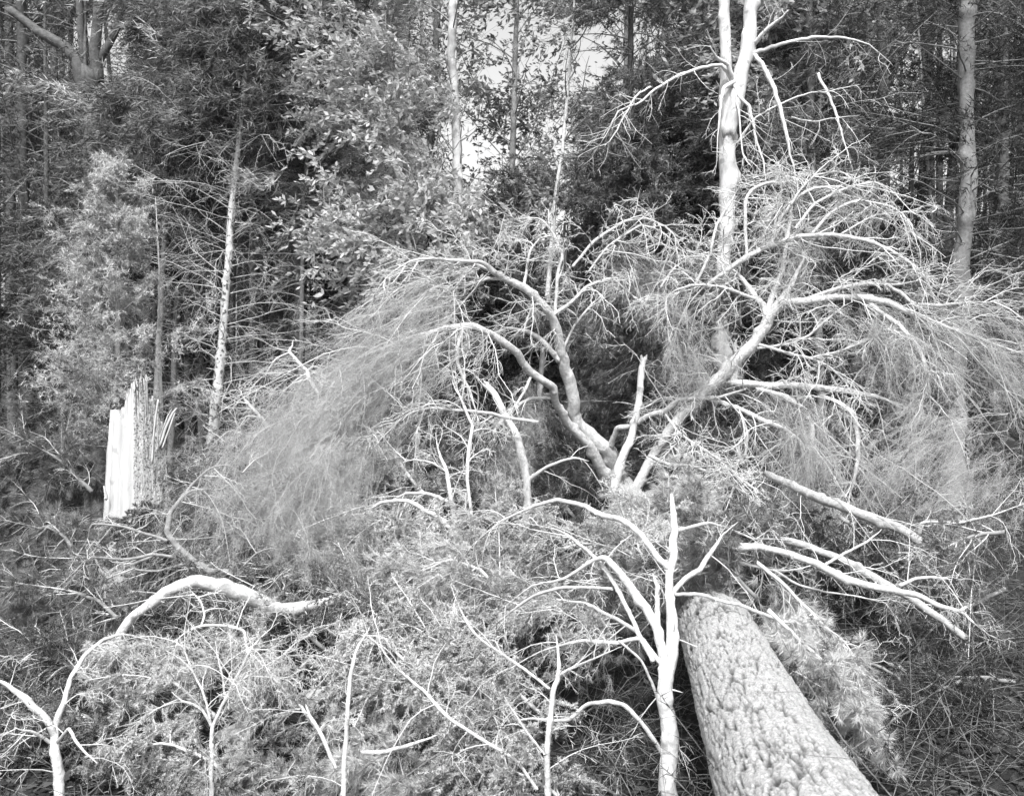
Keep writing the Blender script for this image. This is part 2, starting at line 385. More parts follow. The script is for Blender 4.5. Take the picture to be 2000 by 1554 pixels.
tree('birch_tree', 'pale spotted slim tree with dead side branches behind the stump', 'tree',
     trace("470,240 460,330 452,420 446,520 438,620 430,720 420,800 414,880", (9, 12, 15, 18, 20), (10.4,)), 1.5, 13,
     both(bare_crown(.2, .78, 95, 1.05, droop=.2, up=.12, r0=.005), conifer_crown(.74, .99, 26, 1.4, mat='fol', up=.2)), 'spotted')
def bare_limbs(o):
    G = Geo()
    tube1(G, trace("1424,260 1436,200 1448,140 1462,70 1468,0 1472,-60", (30, 28, 28, 26, 27), (10.55,), key='bt2'), 12)
    G.build('stem', 'snag', o)
    for s, w, t in (("1432,160 1424,128 1400,115 1387,90", (9, 6), 3), ("1430,160 1410,130 1370,135 1330,148 1290,170 1250,200 1210,218 1190,250 1170,285", (8, 6, 4, 3), 16),
                 ("1270,170 1240,192 1215,235 1195,270 1180,288", (4, 2), 10),
                 ("1432,160 1445,185 1465,205 1475,235 1480,270 1490,310 1497,350 1490,400", (7, 5, 3), 10), ("1434,158 1414,172 1405,195 1402,240 1398,330", (9, 8, 5, 3), 6),
                 ("1473,105 1500,95 1540,80 1590,72 1650,73 1700,88 1745,130", (9, 7, 5, 3), 12), ("1473,105 1490,125 1510,165 1520,205 1535,260 1548,320 1555,390", (9, 9, 7, 4), 12),
                 ("1600,145 1620,185 1635,225 1650,270 1665,330", (6, 5, 4), 5), ("1440,280 1470,240 1500,215 1560,190 1620,178 1680,165", (6, 4, 3), 10), 
                 ("1474,85 1500,55 1540,20", (9, 6), 4), ("1545,230 1590,238 1640,230 1680,225", (3, 2), 5), ("1434,170 1442,215 1450,300 1470,330", (4, 3), 6)):
        G = Geo(); tr = trace(s, w, (10.5, 10.2), tip=True, wob=.012); tube1(G, tr, 7)
        P = rs(tr.P, 12)[None]; c = grow(P, t, .42, ang=50, droop=.15, t0=.2, bend=.35); tubes(G, c, rad(c, .005, .002), 3)
        c2 = grow(c, 4, .15, ang=45, t0=.2, m=4); tubes(G, c2, rad(c2, .0025, .0015), 3)
        G.build('branch', 'twig', o)
tree('bare_tree', 'large pale bare trunk splitting into two stems at the upper right', 'tree',
     trace("1416,-60 1416,60 1418,130 1420,180 1424,260 1421,340 1420,420 1412,500 1408,580", (20, 21, 24, 36, 34, 32, 26, 30), (10.6,)), 0, 14, None, 'snag', sides=20,
     extra=lambda o, tr: bare_limbs(o))
tree('hemlock_tree', 'rough trunked tree at the far right edge above the brush', 'tree',
     trace("1888,40 1890,200 1892,330 1886,440 1880,520 1876,620 1870,720", (28, 30, 32, 33), (13.0,)), 2, 15,
     both(conifer_crown(.3, .98, 60, 2.6, mat='foldark', up=.05, taper=.2), bare_crown(.2, .5, 14, 1.1, r0=.006)), 'mid')
def sap_limbs(o):
    for s, w in (("799,455 825,440 850,420 880,408 910,398", (7, 3)), ("797,490 770,470 745,450 700,420 665,395", (5, 2)), ("797,530 765,510 740,495 700,465", (4, 3)), ("803,455 812,480 816,520 820,560", (3, 2))):
        G = Geo(); tr = trace(s, w, (9.6, 9.3)); tube1(G, tr, 6)
        P = rs(tr.P, 12)[None]; c = grow(P, 8, .5, ang=50, t0=.3); tubes(G, c, rad(c, .004, .0015), 3); br = G.build('branch', 'twig', o)
        G = Geo(); e = grow(c, 6, .2, m=3); leaves(G, e, 14, .06, .026, wind=WIND); G.build('leaves', 'leafbright', br, smooth=False)
tree('sapling', 'young leafy tree with a thin pale forked stem above the arching limb', 'tree',
     trace("768,296 775,345 785,395 793,440 799,480 804,560 808,620 812,700", (7, 8, 9, 10), (9.6,)), .7, 16,
     leafy_crown(.45, 1, 30, 1.35, mat='leafbright', k=16, size=.06, n2=10), 'twig',
     extra=lambda o, tr: sap_limbs(o))
# other standing trees: name, label, trace, widths, depth, up, crown, bark
TREES = [
 ('pine_tree', 'slim grey trunk showing between the young fir and the spotted tree', "325,355 322,440 318,520 312,620 308,740", (10, 13), 11.5, 2.5, conifer_crown(.5, .98, 44, 1.7, up=.1), 'mid'),
 ('sapling', 'hair-thin straight sapling directly behind the tip of the broken stump', "310,500 311,560 312,640 313,730", (3, 5), 10.2, .6, bare_crown(.4, .98, 24, .4, r0=.003), 'twig'),
 ('pine_tree', 'thin pole-like trunk right of the spotted tree with long bare twigs', "597,330 592,400 590,480 589,560 588,690", (6, 8), 11.2, 3, both(bare_crown(.25, .6, 34, .8), conifer_crown(.55, .98, 40, 1.8, mat='fol', up=.15)), 'mid'),
 ('pine_tree', 'grey trunk left of the sapling seen above the windblown needles', "690,420 688,500 687,560 683,650 680,720", (13, 15), 12.5, 4, both(conifer_crown(.5, .98, 48, 2.2, up=.1, mat='leafbright', wind=(-.6, 0, 0)), bare_crown(.25, .5, 20, .9)), 'mid'),
 ('pine_tree', 'thin dim trunk between the pole-like trunk and the grey trunk', "650,430 649,520 647,640", (6, 7), 14, 4, conifer_crown(.45, .98, 46, 2.2, up=.1), 'dark'),
 ('pine_tree', 'bright windswept pine crown filling the top left of centre', "566,60 568,120 570,160 575,300 580,480", (7, 12), 12.8, 3, both(conifer_crown(.5, .98, 70, 2.0, mat='folbright', up=.1, taper=.25, wind=(-.6, 0, .1))), 'mid'),
 ('deciduous_tree', 'pale washed out trunk with light foliage beside the bright sky at top', "886,-20 884,60 880,110 888,160 893,300 898,480", (16, 18), 14.5, 1, leafy_crown(.45, .9, 24, 1.6, mat='leafbright', k=5, size=.1), 'twig'),
 ('deciduous_tree', 'airy leafy tree with bright sky showing through at the top centre', "1010,0 1005,150 1000,320 1002,480", (8, 14), 15.5, 2.5, leafy_crown(.35, .98, 40, 2.0, mat='leaf', k=11, size=.08), 'mid'),
 ('deciduous_tree', 'far leafy tree right of the bright gap at the top centre', "1225,-20 1222,200 1225,400", (8, 14), 18.5, 2.5, leafy_crown(.3, .98, 44, 2.6, mat='leaf', k=9, size=.10), 'mid'),
 ('deciduous_tree', 'thin leaning trunk standing in the bright gap at the top centre', "1118,60 1112,140 1104,230 1098,300 1088,360 1082,420", (5, 9), 13.5, 2, both(leafy_crown(.45, .98, 18, .9, mat='leaf', k=3, size=.08), bare_crown(.35, .8, 16, .7)), 'twig'),
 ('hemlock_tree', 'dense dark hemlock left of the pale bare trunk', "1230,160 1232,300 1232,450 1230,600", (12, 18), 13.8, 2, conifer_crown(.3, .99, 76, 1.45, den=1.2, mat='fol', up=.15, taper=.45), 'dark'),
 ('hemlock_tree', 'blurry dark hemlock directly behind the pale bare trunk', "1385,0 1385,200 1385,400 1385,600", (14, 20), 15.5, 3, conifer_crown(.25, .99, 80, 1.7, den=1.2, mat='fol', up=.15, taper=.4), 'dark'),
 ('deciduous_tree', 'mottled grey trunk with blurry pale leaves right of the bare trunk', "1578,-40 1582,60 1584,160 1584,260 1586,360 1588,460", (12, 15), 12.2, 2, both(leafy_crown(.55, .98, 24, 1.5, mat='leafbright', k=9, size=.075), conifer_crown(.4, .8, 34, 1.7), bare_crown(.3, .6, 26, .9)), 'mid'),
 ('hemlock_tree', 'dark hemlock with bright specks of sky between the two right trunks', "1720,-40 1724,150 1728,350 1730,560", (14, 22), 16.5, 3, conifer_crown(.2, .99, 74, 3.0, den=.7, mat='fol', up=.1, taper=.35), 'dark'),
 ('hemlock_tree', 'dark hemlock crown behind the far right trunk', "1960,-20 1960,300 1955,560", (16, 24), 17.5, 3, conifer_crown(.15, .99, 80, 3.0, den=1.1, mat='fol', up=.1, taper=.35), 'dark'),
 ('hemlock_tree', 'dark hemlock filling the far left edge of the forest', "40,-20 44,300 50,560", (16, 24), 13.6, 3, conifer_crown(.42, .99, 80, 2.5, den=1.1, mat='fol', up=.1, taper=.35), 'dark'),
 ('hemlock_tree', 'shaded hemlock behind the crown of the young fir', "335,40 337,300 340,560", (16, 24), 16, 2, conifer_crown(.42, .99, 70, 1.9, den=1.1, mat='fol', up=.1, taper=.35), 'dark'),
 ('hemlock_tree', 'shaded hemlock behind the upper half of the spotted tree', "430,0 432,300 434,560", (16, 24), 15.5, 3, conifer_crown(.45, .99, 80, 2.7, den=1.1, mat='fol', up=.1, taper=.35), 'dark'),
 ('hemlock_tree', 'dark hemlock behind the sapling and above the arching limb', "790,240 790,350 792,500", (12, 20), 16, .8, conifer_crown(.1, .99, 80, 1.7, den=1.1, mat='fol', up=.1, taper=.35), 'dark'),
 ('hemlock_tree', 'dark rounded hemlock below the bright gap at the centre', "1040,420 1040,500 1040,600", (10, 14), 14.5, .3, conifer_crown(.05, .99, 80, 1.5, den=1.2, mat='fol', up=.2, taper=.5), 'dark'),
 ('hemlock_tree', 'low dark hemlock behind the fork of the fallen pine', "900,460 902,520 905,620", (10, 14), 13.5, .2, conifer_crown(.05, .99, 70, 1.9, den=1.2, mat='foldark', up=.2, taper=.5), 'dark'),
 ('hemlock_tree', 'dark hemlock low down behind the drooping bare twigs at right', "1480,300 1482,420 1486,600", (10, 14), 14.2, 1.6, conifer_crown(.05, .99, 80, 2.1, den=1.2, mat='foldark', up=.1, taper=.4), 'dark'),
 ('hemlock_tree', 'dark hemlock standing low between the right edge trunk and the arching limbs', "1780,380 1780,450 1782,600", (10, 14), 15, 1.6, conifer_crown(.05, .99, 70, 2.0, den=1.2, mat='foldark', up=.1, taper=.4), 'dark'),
]
for i, (nm, lb, tr, w, d, up, cr, bk) in enumerate(TREES):
    reseed(100 + i)
    tree(nm, lb, 'tree', trace(tr, w, (d,)), up, 200 + i, cr, bk, group='trees of the forest wall')
# dim bare poles deep in the forest
PL = ['dim pole trunk at the left edge above the low boughs', 'faint pole trunk left of the young fir near the left edge', 'dim pole trunk just left of the young fir', "thin dim pole trunk seen against the young fir's lower stem", 'dim pole trunk rising directly behind the broken stump', 'dim pole trunk just right of the hair-thin straight sapling', 'faint pole trunk between the hair-thin sapling and the spotted tree', 'dim pole trunk close on the left of the spotted tree', 'dim pole trunk between the spotted tree and the thin pole-like trunk', 'faint pole trunk close left of the thin pole-like trunk', 'dim pole trunk close right of the thin pole-like trunk', 'dim pole trunk between the grey trunk and the leafy sapling', 'faint pole trunk right of the leafy sapling above the arching limb', "dim pole trunk in the forest above the fallen pine's left limb", 'dim pole trunk in the gap between the two arching limb groups', 'dim pole trunk left of the pale bare trunk', 'dim pole trunk behind the drooping bare twigs at the right', 'dim pole trunk just left of the rough far right trunk', 'faint pole trunk behind the big arching twig at right']
PO = [(95, 13), (140, 15), (168, 12.5), (205, 15.5), (255, 14), (345, 12.5), (372, 14.5), (392, 13), (520, 14), (548, 16), (628, 15.5), (745, 14.5), (860, 16), (960, 15), (1130, 15), (1290, 15), (1660, 14), (1830, 15.5), (1705, 17)]
for i, (x, d) in enumerate(PO):
    reseed(300 + i); l = rng.normal() * 14
    tree('pole_tree', PL[i], 'tree', trace(f"{x + l},{430} {x},{600} {x - l * .3},{760}", (7 + 5 * rng.random(), 12), (d,)), 0 if 850 < x < 1300 else 4, 330 + i,
         bare_crown(.1, .75, 46, .9, bark='dull', r0=.005, up=.1), 'mid' if i % 2 else 'dark', group='dim pole trunks deep in the forest')

# far woods closing the view: one mass
def far_woods():
    reseed(900); G = Geo(); Gt = Geo(); base = []
    for i in range(330):
        y = 19 + 26 * rng.random(); x = (rng.random() * 2 - 1) * y * .72
        px = CX + F * x / y
        top = 15 + 5 * rng.random()
        if 820 < px < 1300: top = 2.0 + y * (720 - rng.uniform(400, 520)) / F      # bright gap: only low trees there
        if 150 < px < 285: top = 2.0 + y * (720 - rng.uniform(180, 300)) / F
        if 1640 < px < 1860 and rng.random() < .55: top *= .45
        z0 = gh(x, y); base.append([(x, y, z0), (x + rng.normal() * .4, y, z0 + top)])
        n = int(90 * top / 15); h = rng.random(n) ** .8; h = np.where((h * top < 4.5) & (y < 32) & (top > 9), 1 - rng.random(n) * .6, h); R = (1 - h * .8) * (1.6 + 1.4 * rng.random()); a = rng.random(n) * 6.283; rr = R * np.sqrt(rng.random(n))
        c = np.stack([x + rr * np.cos(a), y + rr * np.sin(a), z0 + .6 + h * (top - .6)], 1); c = thin(c[:, None])[:, 0]; n = len(c)
        k = 26; cc = np.repeat(c, k, 0) + rng.normal(size=(n * k, 3)) * np.array([.34, .34, .16]); d = unit(rng.normal(size=cc.shape) + np.array([-.6, 0, -.1])); s = unit(np.cross(d, rng.normal(size=cc.shape)))
        v = np.stack([cc - s * .02, cc + s * .02, cc + d * (.10 + .08 * rng.random((len(cc), 1)))], 1); G.add(v, t=np.arange(len(cc) * 3).reshape(-1, 3))
    b = np.array(base); P = b[:, :1] + (b[:, 1:] - b[:, :1]) * np.linspace(0, 1, 5)[None, :, None]
    o = G.build('far_woods', 'foldark', None, smooth=False); tag(o, 'dark mass of distant conifers closing the forest behind the standing trunks', 'forest', kind='stuff')
    tubes(Gt, P, rad(P, .12, .03), 5); Gt.build('trunks', 'dark', o)
far_woods()

# ------------------------------------------------------------------ broken stump
def stump():
    reseed(40); d = 8.6; c = P3(268, 1000, d); gx, gy = c[0], c[1]; zb = gh(gx, gy) - .1
    o = thing('broken_stump', (gx, gy, zb + .1), 'tall broken stump, jagged pale split wood with speckled bark on its right side', 'stump')
    k = d / F
    prof = [(218, 880), (222, 820), (230, 812), (238, 808), (241, 815), (246, 832), (250, 826), (256, 800), (261, 790), (266, 768), (272, 762), (277, 758), (282, 742), (284, 748)]
    barkp = [(284, 760), (288, 744), (294, 735), (301, 734), (305, 745), (308, 768), (312, 786), (317, 776), (321, 790), (324, 815), (327, 842), (329, 860)]
    def ztop(x, pr): return P3(268, np.interp(x, [p[0] for p in pr], [p[1] for p in pr]), d)[2]
    def shell(pr, x0, x1, rout, thick, mat, name, bulge):
        # front half-ish shell: angle by silhouette x; closed with an inner wall, flares to the ground
        na, nz = 170, 80; a0 = math.acos(max(-1, min(1, (x0 - 272) / 56))); a1 = math.acos(max(-1, min(1, (x1 - 272) / 56)))
        A = np.linspace(a0, a1, na); G = Geo(); rows = []
        for wall in (0, 1):
            V = []
            for a in A:
                xx = 272 + 56 * math.cos(a); zt = ztop(xx, pr) + .26 * (mnoise.cell(Vector((a * 26, 1.5, 4.5))) - .5) * abs(mnoise.noise(Vector((a * 6, 3, 4)))) * 2 + .03 * mnoise.noise(Vector((a * 50, 0, 4)))
                for s in np.linspace(0, 1, nz):
                    z = zb + (zt - zb) * s; fl = 1.0 + .55 * max(0, 1 - (z - zb) / 2.0) ** 1.5
                    r = (rout - wall * thick) * fl * (1 - .14 * max(0, (z - 1.3)))
                    g = mnoise.noise(Vector((a * 5, z * .8, wall * 3 + 5))) * .022 + mnoise.noise(Vector((a * 22, z * (1.2 if bulge < .005 else 60), 9))) * (.0016 if bulge < .005 else .006) + mnoise.noise(Vector((a * 60, z * (8 if bulge < .005 else 170), 1))) * (.0012 if bulge < .005 else .004) + bulge * mnoise.noise(Vector((a * 30, z * 100, 2))) 
                    r += g
                    V.append((gx + (272 - 268) * k + r * math.cos(a), gy - r * math.sin(a) * .95, z))
            rows.append(np.array(V).reshape(na, nz, 3))
        i = np.arange(na * nz).reshape(na, nz)
        G.add(rows[0], q=np.stack([i[:-1, :-1], i[1:, :-1], i[1:, 1:], i[:-1, 1:]], -1).reshape(-1, 4)); j = i + na * nz
        G.add(rows[1], q=np.stack([i[:-1, :-1], i[:-1, 1:], i[1:, 1:], i[1:, :-1]], -1).reshape(-1, 4))
        G.q.append(np.stack([i[:-1, -1], i[1:, -1], j[1:, -1], j[:-1, -1]], -1)); 
        for e in (0, -1): G.q.append(np.stack([i[e, :-1], i[e, 1:], j[e, 1:], j[e, :-1]], -1))
        return G.build(name, mat, o)
    shell(prof, 217, 286, .235, .10, 'wood', 'split_wood', .002)
    shell(barkp, 283, 327, .250, .05, 'stumpbark', 'bark', .008)
    # back wall of the hollow
    A = np.linspace(math.pi, 2 * math.pi, 30); zt = 1.25 + rng.random(30) * .2; r = .22
    v = []; 
    for rr in (.235, .17):
        for a, z in zip(A, zt):
            for s in (0, 1): v.append((gx + rr * (1.3 if s == 0 else 1) * math.cos(a), gy - rr * (1.3 if s == 0 else 1) * math.sin(a), zb if s == 0 else z))
    v = np.array(v); i = np.arange(60).reshape(30, 2); j = i + 60; G = Geo()
    G.add(v, q=np.concatenate([np.stack([i[:-1, 0], i[1:, 0], i[1:, 1], i[:-1, 1]], -1), np.stack([j[:-1, 0], j[1:, 0], j[1:, 1], j[:-1, 1]], -1), np.stack([i[:-1, 1], i[1:, 1], j[1:, 1], j[:-1, 1]], -1)])); G.build('back_wall', 'stumpbark', o)
    # leaning splinter and a thin strip on the bark
    for s, w, nm, dd in (("312,872 322,842 334,812 344,797", (5, 7, 4), 'splinter', 8.44), ("316,876 327,846 338,816 342,806", (4, 5, 2), 'splinter', 8.42), ("309,868 318,838 328,812 336,798", (4, 5, 1), 'splinter', 8.46), ("296,905 299,860 303,820 309,782", (5, 4), 'bare_strip', 8.34), ("207,975 206,962 203,950", (8, 3), 'splinter', 8.3)):
        G = Geo(); tr = trace(s, w, (dd,), wob=.001); tube1(G, tr, 5); G.build(nm, 'wood', o, smooth=False)
    G = Geo()
    for _ in range(26):
        a = rng.uniform(.15, 3.0); x = 272 + 56 * math.cos(a); z = ztop(x, prof if x < 284 else barkp); r = .21
        p = np.array([gx + .018 + r * math.cos(a), gy - r * math.sin(a) * .95, z - .06]); q = p + np.array([rng.normal() * .01, rng.normal() * .01, rng.uniform(.06, .11)])
        tubes(G, np.stack([p, (p + q) / 2, q])[None], np.array([[.007, .005, .0012]]), 4)
    G.build('splinters', 'wood', o, smooth=False)
stump()

# ------------------------------------------------------------------ the fallen pine
def fallen():
    reseed(50)
    xy = [(1760, 2050, 2.0), (1625, 1720, 2.55), (1515, 1500, 3.25), (1445, 1340, 4.15), (1385, 1200, 5.4), (1315, 1080, 7.0), (1245, 995, 8.6), (1200, 930, 9.6)]
    w = [.235, .225, .212, .2, .185, .165, .14, .11]
    A = np.array([P3(x, y, d) for x, y, d in xy]); X = catmull(np.hstack([A, np.array(w)[:, None]]), 50); P, R = X[:, :3], X[:, 3]
    o = thing('fallen_pine', (P[120][0], P[120][1], gh(P[120][0], P[120][1])), 'big fallen pine, rough bark trunk toward the camera, pale bare limbs at its far end', 'fallen tree')
    n, sd_ = len(P), 210
    T = unit(np.gradient(P, axis=0)); U = unit(np.cross(T, np.array([0, 0, 1.]))); V = np.cross(U, T)
    L = np.r_[0, np.cumsum(np.linalg.norm(np.diff(P, axis=0), axis=1))]
    verts = np.zeros((n, sd_, 3)); rest = np.zeros((n, sd_, 3)); crack = np.zeros((n, sd_))
    vor = mnoise.voronoi; ns = mnoise.noise
    for i in range(n):
        for j in range(sd_):
            a = j / sd_ * 2 * math.pi; ca, sa = math.cos(a), math.sin(a); rc = (L[i], .2 * ca, .2 * sa)
            L0, B0, C0 = rc[0], rc[1], rc[2]; wx = ns(Vector((L0 * 6, B0 * 12, C0 * 12 + 9))) * .25; jg = ns(Vector((L0 * 26, B0 * 34, C0 * 34))) * .30 + ns(Vector((L0 * 60, B0 * 80, C0 * 80 + 5))) * .22
            a1 = abs(ns(Vector((L0 * 4.4 + wx, B0 * 27 + wx * 2, C0 * 27))) + jg * .30) * 8; a2 = abs(ns(Vector((L0 * 12 + 31, B0 * 56 + wx * 3, C0 * 56))) + jg * .6) * 7 + .10
            a3 = abs(ns(Vector((L0 * 30 + 3, B0 * 26, C0 * 26 + wx * 5))) + jg * .7) * 9 + .45
            gate = .6 * max(0, ns(Vector((L0 * 5 + 50, B0 * 14, C0 * 14))))
            e = min(1, a1 + gate, a2 + gate * 1.6, a3 + gate)
            fine = ns(Vector((rc[0] * 40, rc[1] * 60, rc[2] * 60))) * .0035 + ns(Vector((rc[0] * 14, rc[1] * 22, rc[2] * 22))) * .0025 + abs(ns(Vector((rc[0] * 70, rc[1] * 90, rc[2] * 90)))) * .003
            crack[i, j] = e
            r = R[i] * (1 + .03 * ns(Vector((rc[0] * 2, rc[1] * 6, rc[2] * 6)))) - .020 * (1 - e) ** 1.5 + fine
            verts[i, j] = P[i] + (U[i] * ca + V[i] * sa) * r; rest[i, j] = rc
    G = Geo(); ii = np.arange(n * sd_).reshape(n, sd_); jj = np.roll(ii, -1, 1)
    G.add(verts, q=np.stack([ii[:-1], jj[:-1], jj[1:], ii[1:]], -1).reshape(-1, 4)); tk = G.build('trunk', 'trunk', o)
    at = tk.data.attributes.new('rest', 'FLOAT_VECTOR', 'POINT'); at.data.foreach_set('vector', rest.ravel().astype(np.float32))
    at = tk.data.attributes.new('crack', 'FLOAT', 'POINT'); at.data.foreach_set('value', crack.ravel().astype(np.float32))
    TR['trunk'] = Trace(); TR['trunk'].P = P; TR['trunk'].R = R

    def limb(key, s, w, d, on=None, tw=14, tl=.5, fol=None, t0=.15, droop=.3, up=0., wind=(-.15, 0, 0), n2=6, bend=.4, parent=None, r0=.0068, mat='pale'):
        tr = trace(s, w, d, key=key, on=on, tip=True); G = Geo(); tube1(G, tr, 12); lo = G.build('limb', mat, parent or o)
        P_ = rs(tr.P, 20)[None]
        if tw:
            c = grow(P_, tw, tl, ang=55, spread=22, droop=droop, up=up, wind=wind, t0=t0, bend=bend, m=9, taper=.3, wig=.035, jit=.6)
            c2 = grow(c, n2, tl * .42, ang=42, spread=15, droop=droop * .7, wind=wind, t0=.15, bend=.35, m=6, taper=.4)
            c3 = grow(c2, 4, tl * .16, ang=42, droop=.2, wind=wind, t0=.2, m=4)
            G = Geo(); tubes(G, c, rad(c, r0, r0 * .35), 4); tubes(G, c2, rad(c2, r0 * .5, r0 * .26), 3); tubes(G, c3, rad(c3, .0022, .0014), 3); G.build('twigs', 'twig', lo)
            if fol:
                k, nl, nw, mt = fol; G = Geo(); needles(G, c3, k, nl, nw, wind=wind); needles(G, c2, k, nl, nw, wind=wind); G.build('needles', mt, lo, smooth=False)
        return lo
    MIST = lambda k: (k, .06, .0016, 'mist')
    BR = (8, .03, .0024, 'folbright')
    # left side
    limb('L1', "1202,945 1196,894 1183,874 1137,835 1121,806 1120,770 1105,721 1095,682 1089,647 1079,614 1056,588 1027,559 981,540 962,527 942,511 900,508 845,505 800,508 757,537 720,590", (32, 28, 24, 20, 16, 14, 11, 8, 4), (9.6, 9.1, 8.6, 8.2), tw=16, tl=.55, fol=MIST(6), t0=.45, droop=.45, wind=(-.25, 0, 0))
    limb('L1b', "981,543 942,546 877,535 830,545 790,560", (7, 5, 3), (0, -.2), on='L1', tw=12, tl=.5, fol=MIST(8), droop=.5, wind=(-.3, 0, 0))
    limb('L1c', "955,543 910,559 870,566 845,569 815,585", (6, 4, 2), (0, -.3), on='L1', tw=10, tl=.45, fol=MIST(8), droop=.5, wind=(-.3, 0, 0))
    limb('L1d', "985,541 955,528 916,511 880,520 850,545", (9, 6, 3), (0, -.1), on='L1', tw=8, tl=.4, fol=MIST(6), droop=.5)
    limb('L1e', "1024,555 1030,520 1037,488 1055,466 1078,462 1098,478", (6, 4, 2), (0, .2), on='L1', tw=10, tl=.35)
    limb('L1f', "1084,620 1089,537 1098,501 1082,459 1060,432 1040,425 1010,440", (7, 6, 4, 2), (0, .3), on='L1', tw=12, tl=.4, fol=MIST(5))
    limb('L1g', "1082,614 1115,591 1147,559 1193,544 1225,569 1254,595", (8, 7, 5, 3), (0, .2), on='L1', tw=16, tl=.4, droop=.2)
    limb('L1h', "1100,682 1120,640 1150,600 1180,575 1200,545", (5, 4, 2), (0, .3), on='L1', tw=14, tl=.35)
    limb('L2', "1092,702 1060,666 1033,648 991,642 955,655 930,680", (12, 9, 6, 3), (0, -.3), on='L1', tw=12, tl=.4)
    limb('L2b', "1022,648 1040,600 1052,592 1075,590", (4, 3), (0, -.1), on='L1', tw=4, tl=.25)
    limb('L3', "1180,930 1150,871 1105,825 1085,790 1076,754 1033,725 1007,689 959,656 926,640 877,643 796,663 731,689 666,715 610,760", (22, 18, 15, 15, 14, 12, 8, 4), (9.5, 8.8, 8.2, 7.8), tw=20, tl=.6, fol=MIST(7), t0=.5, droop=.55, wind=(-.35, 0, 0))
    limb('L3d', "905,640 894,682 897,715 918,760 930,800 935,820", (9, 6, 3), (0, -.2), on='L3', tw=8, tl=.4, fol=MIST(4), droop=.6)
    limb('L3b', "1076,777 1040,777 1014,790 994,809 968,838 959,877 952,910 949,952 946,1007", (6, 8, 8, 5), (0, -.6), on='L3', tw=14, tl=.4)
    limb('L3c', "1037,734 1027,760 1007,793 998,812", (6, 4), (0, -.3), on='L3', tw=3, tl=.2)
    limb('K3', "923,1014 913,936 916,877 923,832 905,790 893,760 888,710", (6, 7, 5, 3), (7.4, 7.9), tw=14, tl=.4)
    limb('K5', "1050,824 998,816 959,806 894,799 835,796 803,806 757,838 735,870", (7, 6, 5, 3), (7.9, 7.5), tw=18, tl=.42, droop=.5)
    # right side
    limb('R2', "1193,870 1206,838 1235,832 1267,812 1300,803 1329,780 1397,777 1456,760", (11, 10, 10, 11), (9.4, 9.0, 8.8), tw=16, tl=.45)
    limb('R3', "1225,985 1300,850 1371,767 1397,744 1430,712 1462,679 1488,647 1501,624 1521,591 1547,556 1560,526 1575,495", (20, 22, 22, 22, 22, 20, 15, 10), (9.0, 8.9, 9.0), tw=26, tl=.55, t0=.3)
    limb('R3b', "1499,618 1492,598 1475,582 1456,556 1433,530 1415,508", (14, 11, 8, 5), (0, .3), on='R3', tw=12, tl=.5)
    limb('R3c', "1480,585 1453,578 1410,562 1365,556 1325,565 1290,585", (8, 6, 4), (0, -.2), on='R3b', tw=16, tl=.45, fol=MIST(5), droop=.5)
    limb('R3d', "1500,610 1510,570 1527,533 1534,495 1544,430 1548,385 1540,350", (11, 9, 7, 4), (0, .4), on='R3', tw=26, tl=.6, up=.3, droop=.6, fol=MIST(4))
    limb('R4', "1527,591 1576,588 1641,580 1690,582 1739,593 1787,614 1852,640 1927,666 1990,690", (15, 13, 12, 9, 5), (0, -.8), on='R3', tw=26, tl=.6, fol=MIST(7), droop=.5, wind=(.35, 0, 0))
    limb('R4b', "1560,588 1592,578 1641,562 1690,554 1748,556 1794,548", (7, 8, 8, 4), (0, -.3), on='R4', tw=10, tl=.4, wind=(.3, 0, 0))
    limb('R4e', "1735,558 1765,578 1787,595 1830,598 1890,590 1950,590", (7, 7, 4), (0, -.2), on='R4b', tw=14, tl=.5, fol=MIST(7), wind=(.35, 0, 0), droop=.5)
    limb('R4c', "1693,588 1722,611 1761,640 1791,676 1807,712 1810,750 1800,800", (9, 9, 7, 3), (0, -.5), on='R4', tw=18, tl=.45, fol=MIST(6), droop=.8)
    limb('R5', "1427,747 1479,752 1544,752 1609,757 1657,764 1706,772 1748,785 1784,801", (14, 13, 12, 9, 5), (8.95, 8.3), tw=16, tl=.5, wind=(.2, 0, 0))
    limb('R5b', "1609,773 1641,786 1667,809 1675,851 1675,894 1669,929 1664,955 1635,978", (6, 9, 8, 6), (8.5, 8.2), tw=16, tl=.45)
    limb('R5c', "1430,744 1441,705 1435,669", (13, 10, 7), (8.95,), tw=3, tl=.2)
    limb('R6', "1479,760 1534,773 1570,799 1586,832 1586,868 1579,903 1580,960", (10, 11, 10, 5), (0, -.5), on='R5', tw=22, tl=.6, fol=MIST(7), droop=.9)
    limb('R7', "1394,780 1446,799 1495,822 1534,838 1566,864 1576,894", (8, 9, 7, 4), (8.9, 8.3), tw=12, tl=.45, fol=MIST(4), droop=.6)
    limb('R7b', "1445,803 1459,845 1456,884 1436,916", (6, 4), (0, -.1), on='R7', tw=6, tl=.3)
    limb('R8', "1380,560 1410,537 1446,511 1495,485 1560,464 1625,459 1690,469 1739,488 1778,514 1807,540 1833,604", (9, 11, 9, 7, 4), (9.2, 8.6), tw=22, tl=.5, wind=(.1, 0, 0))
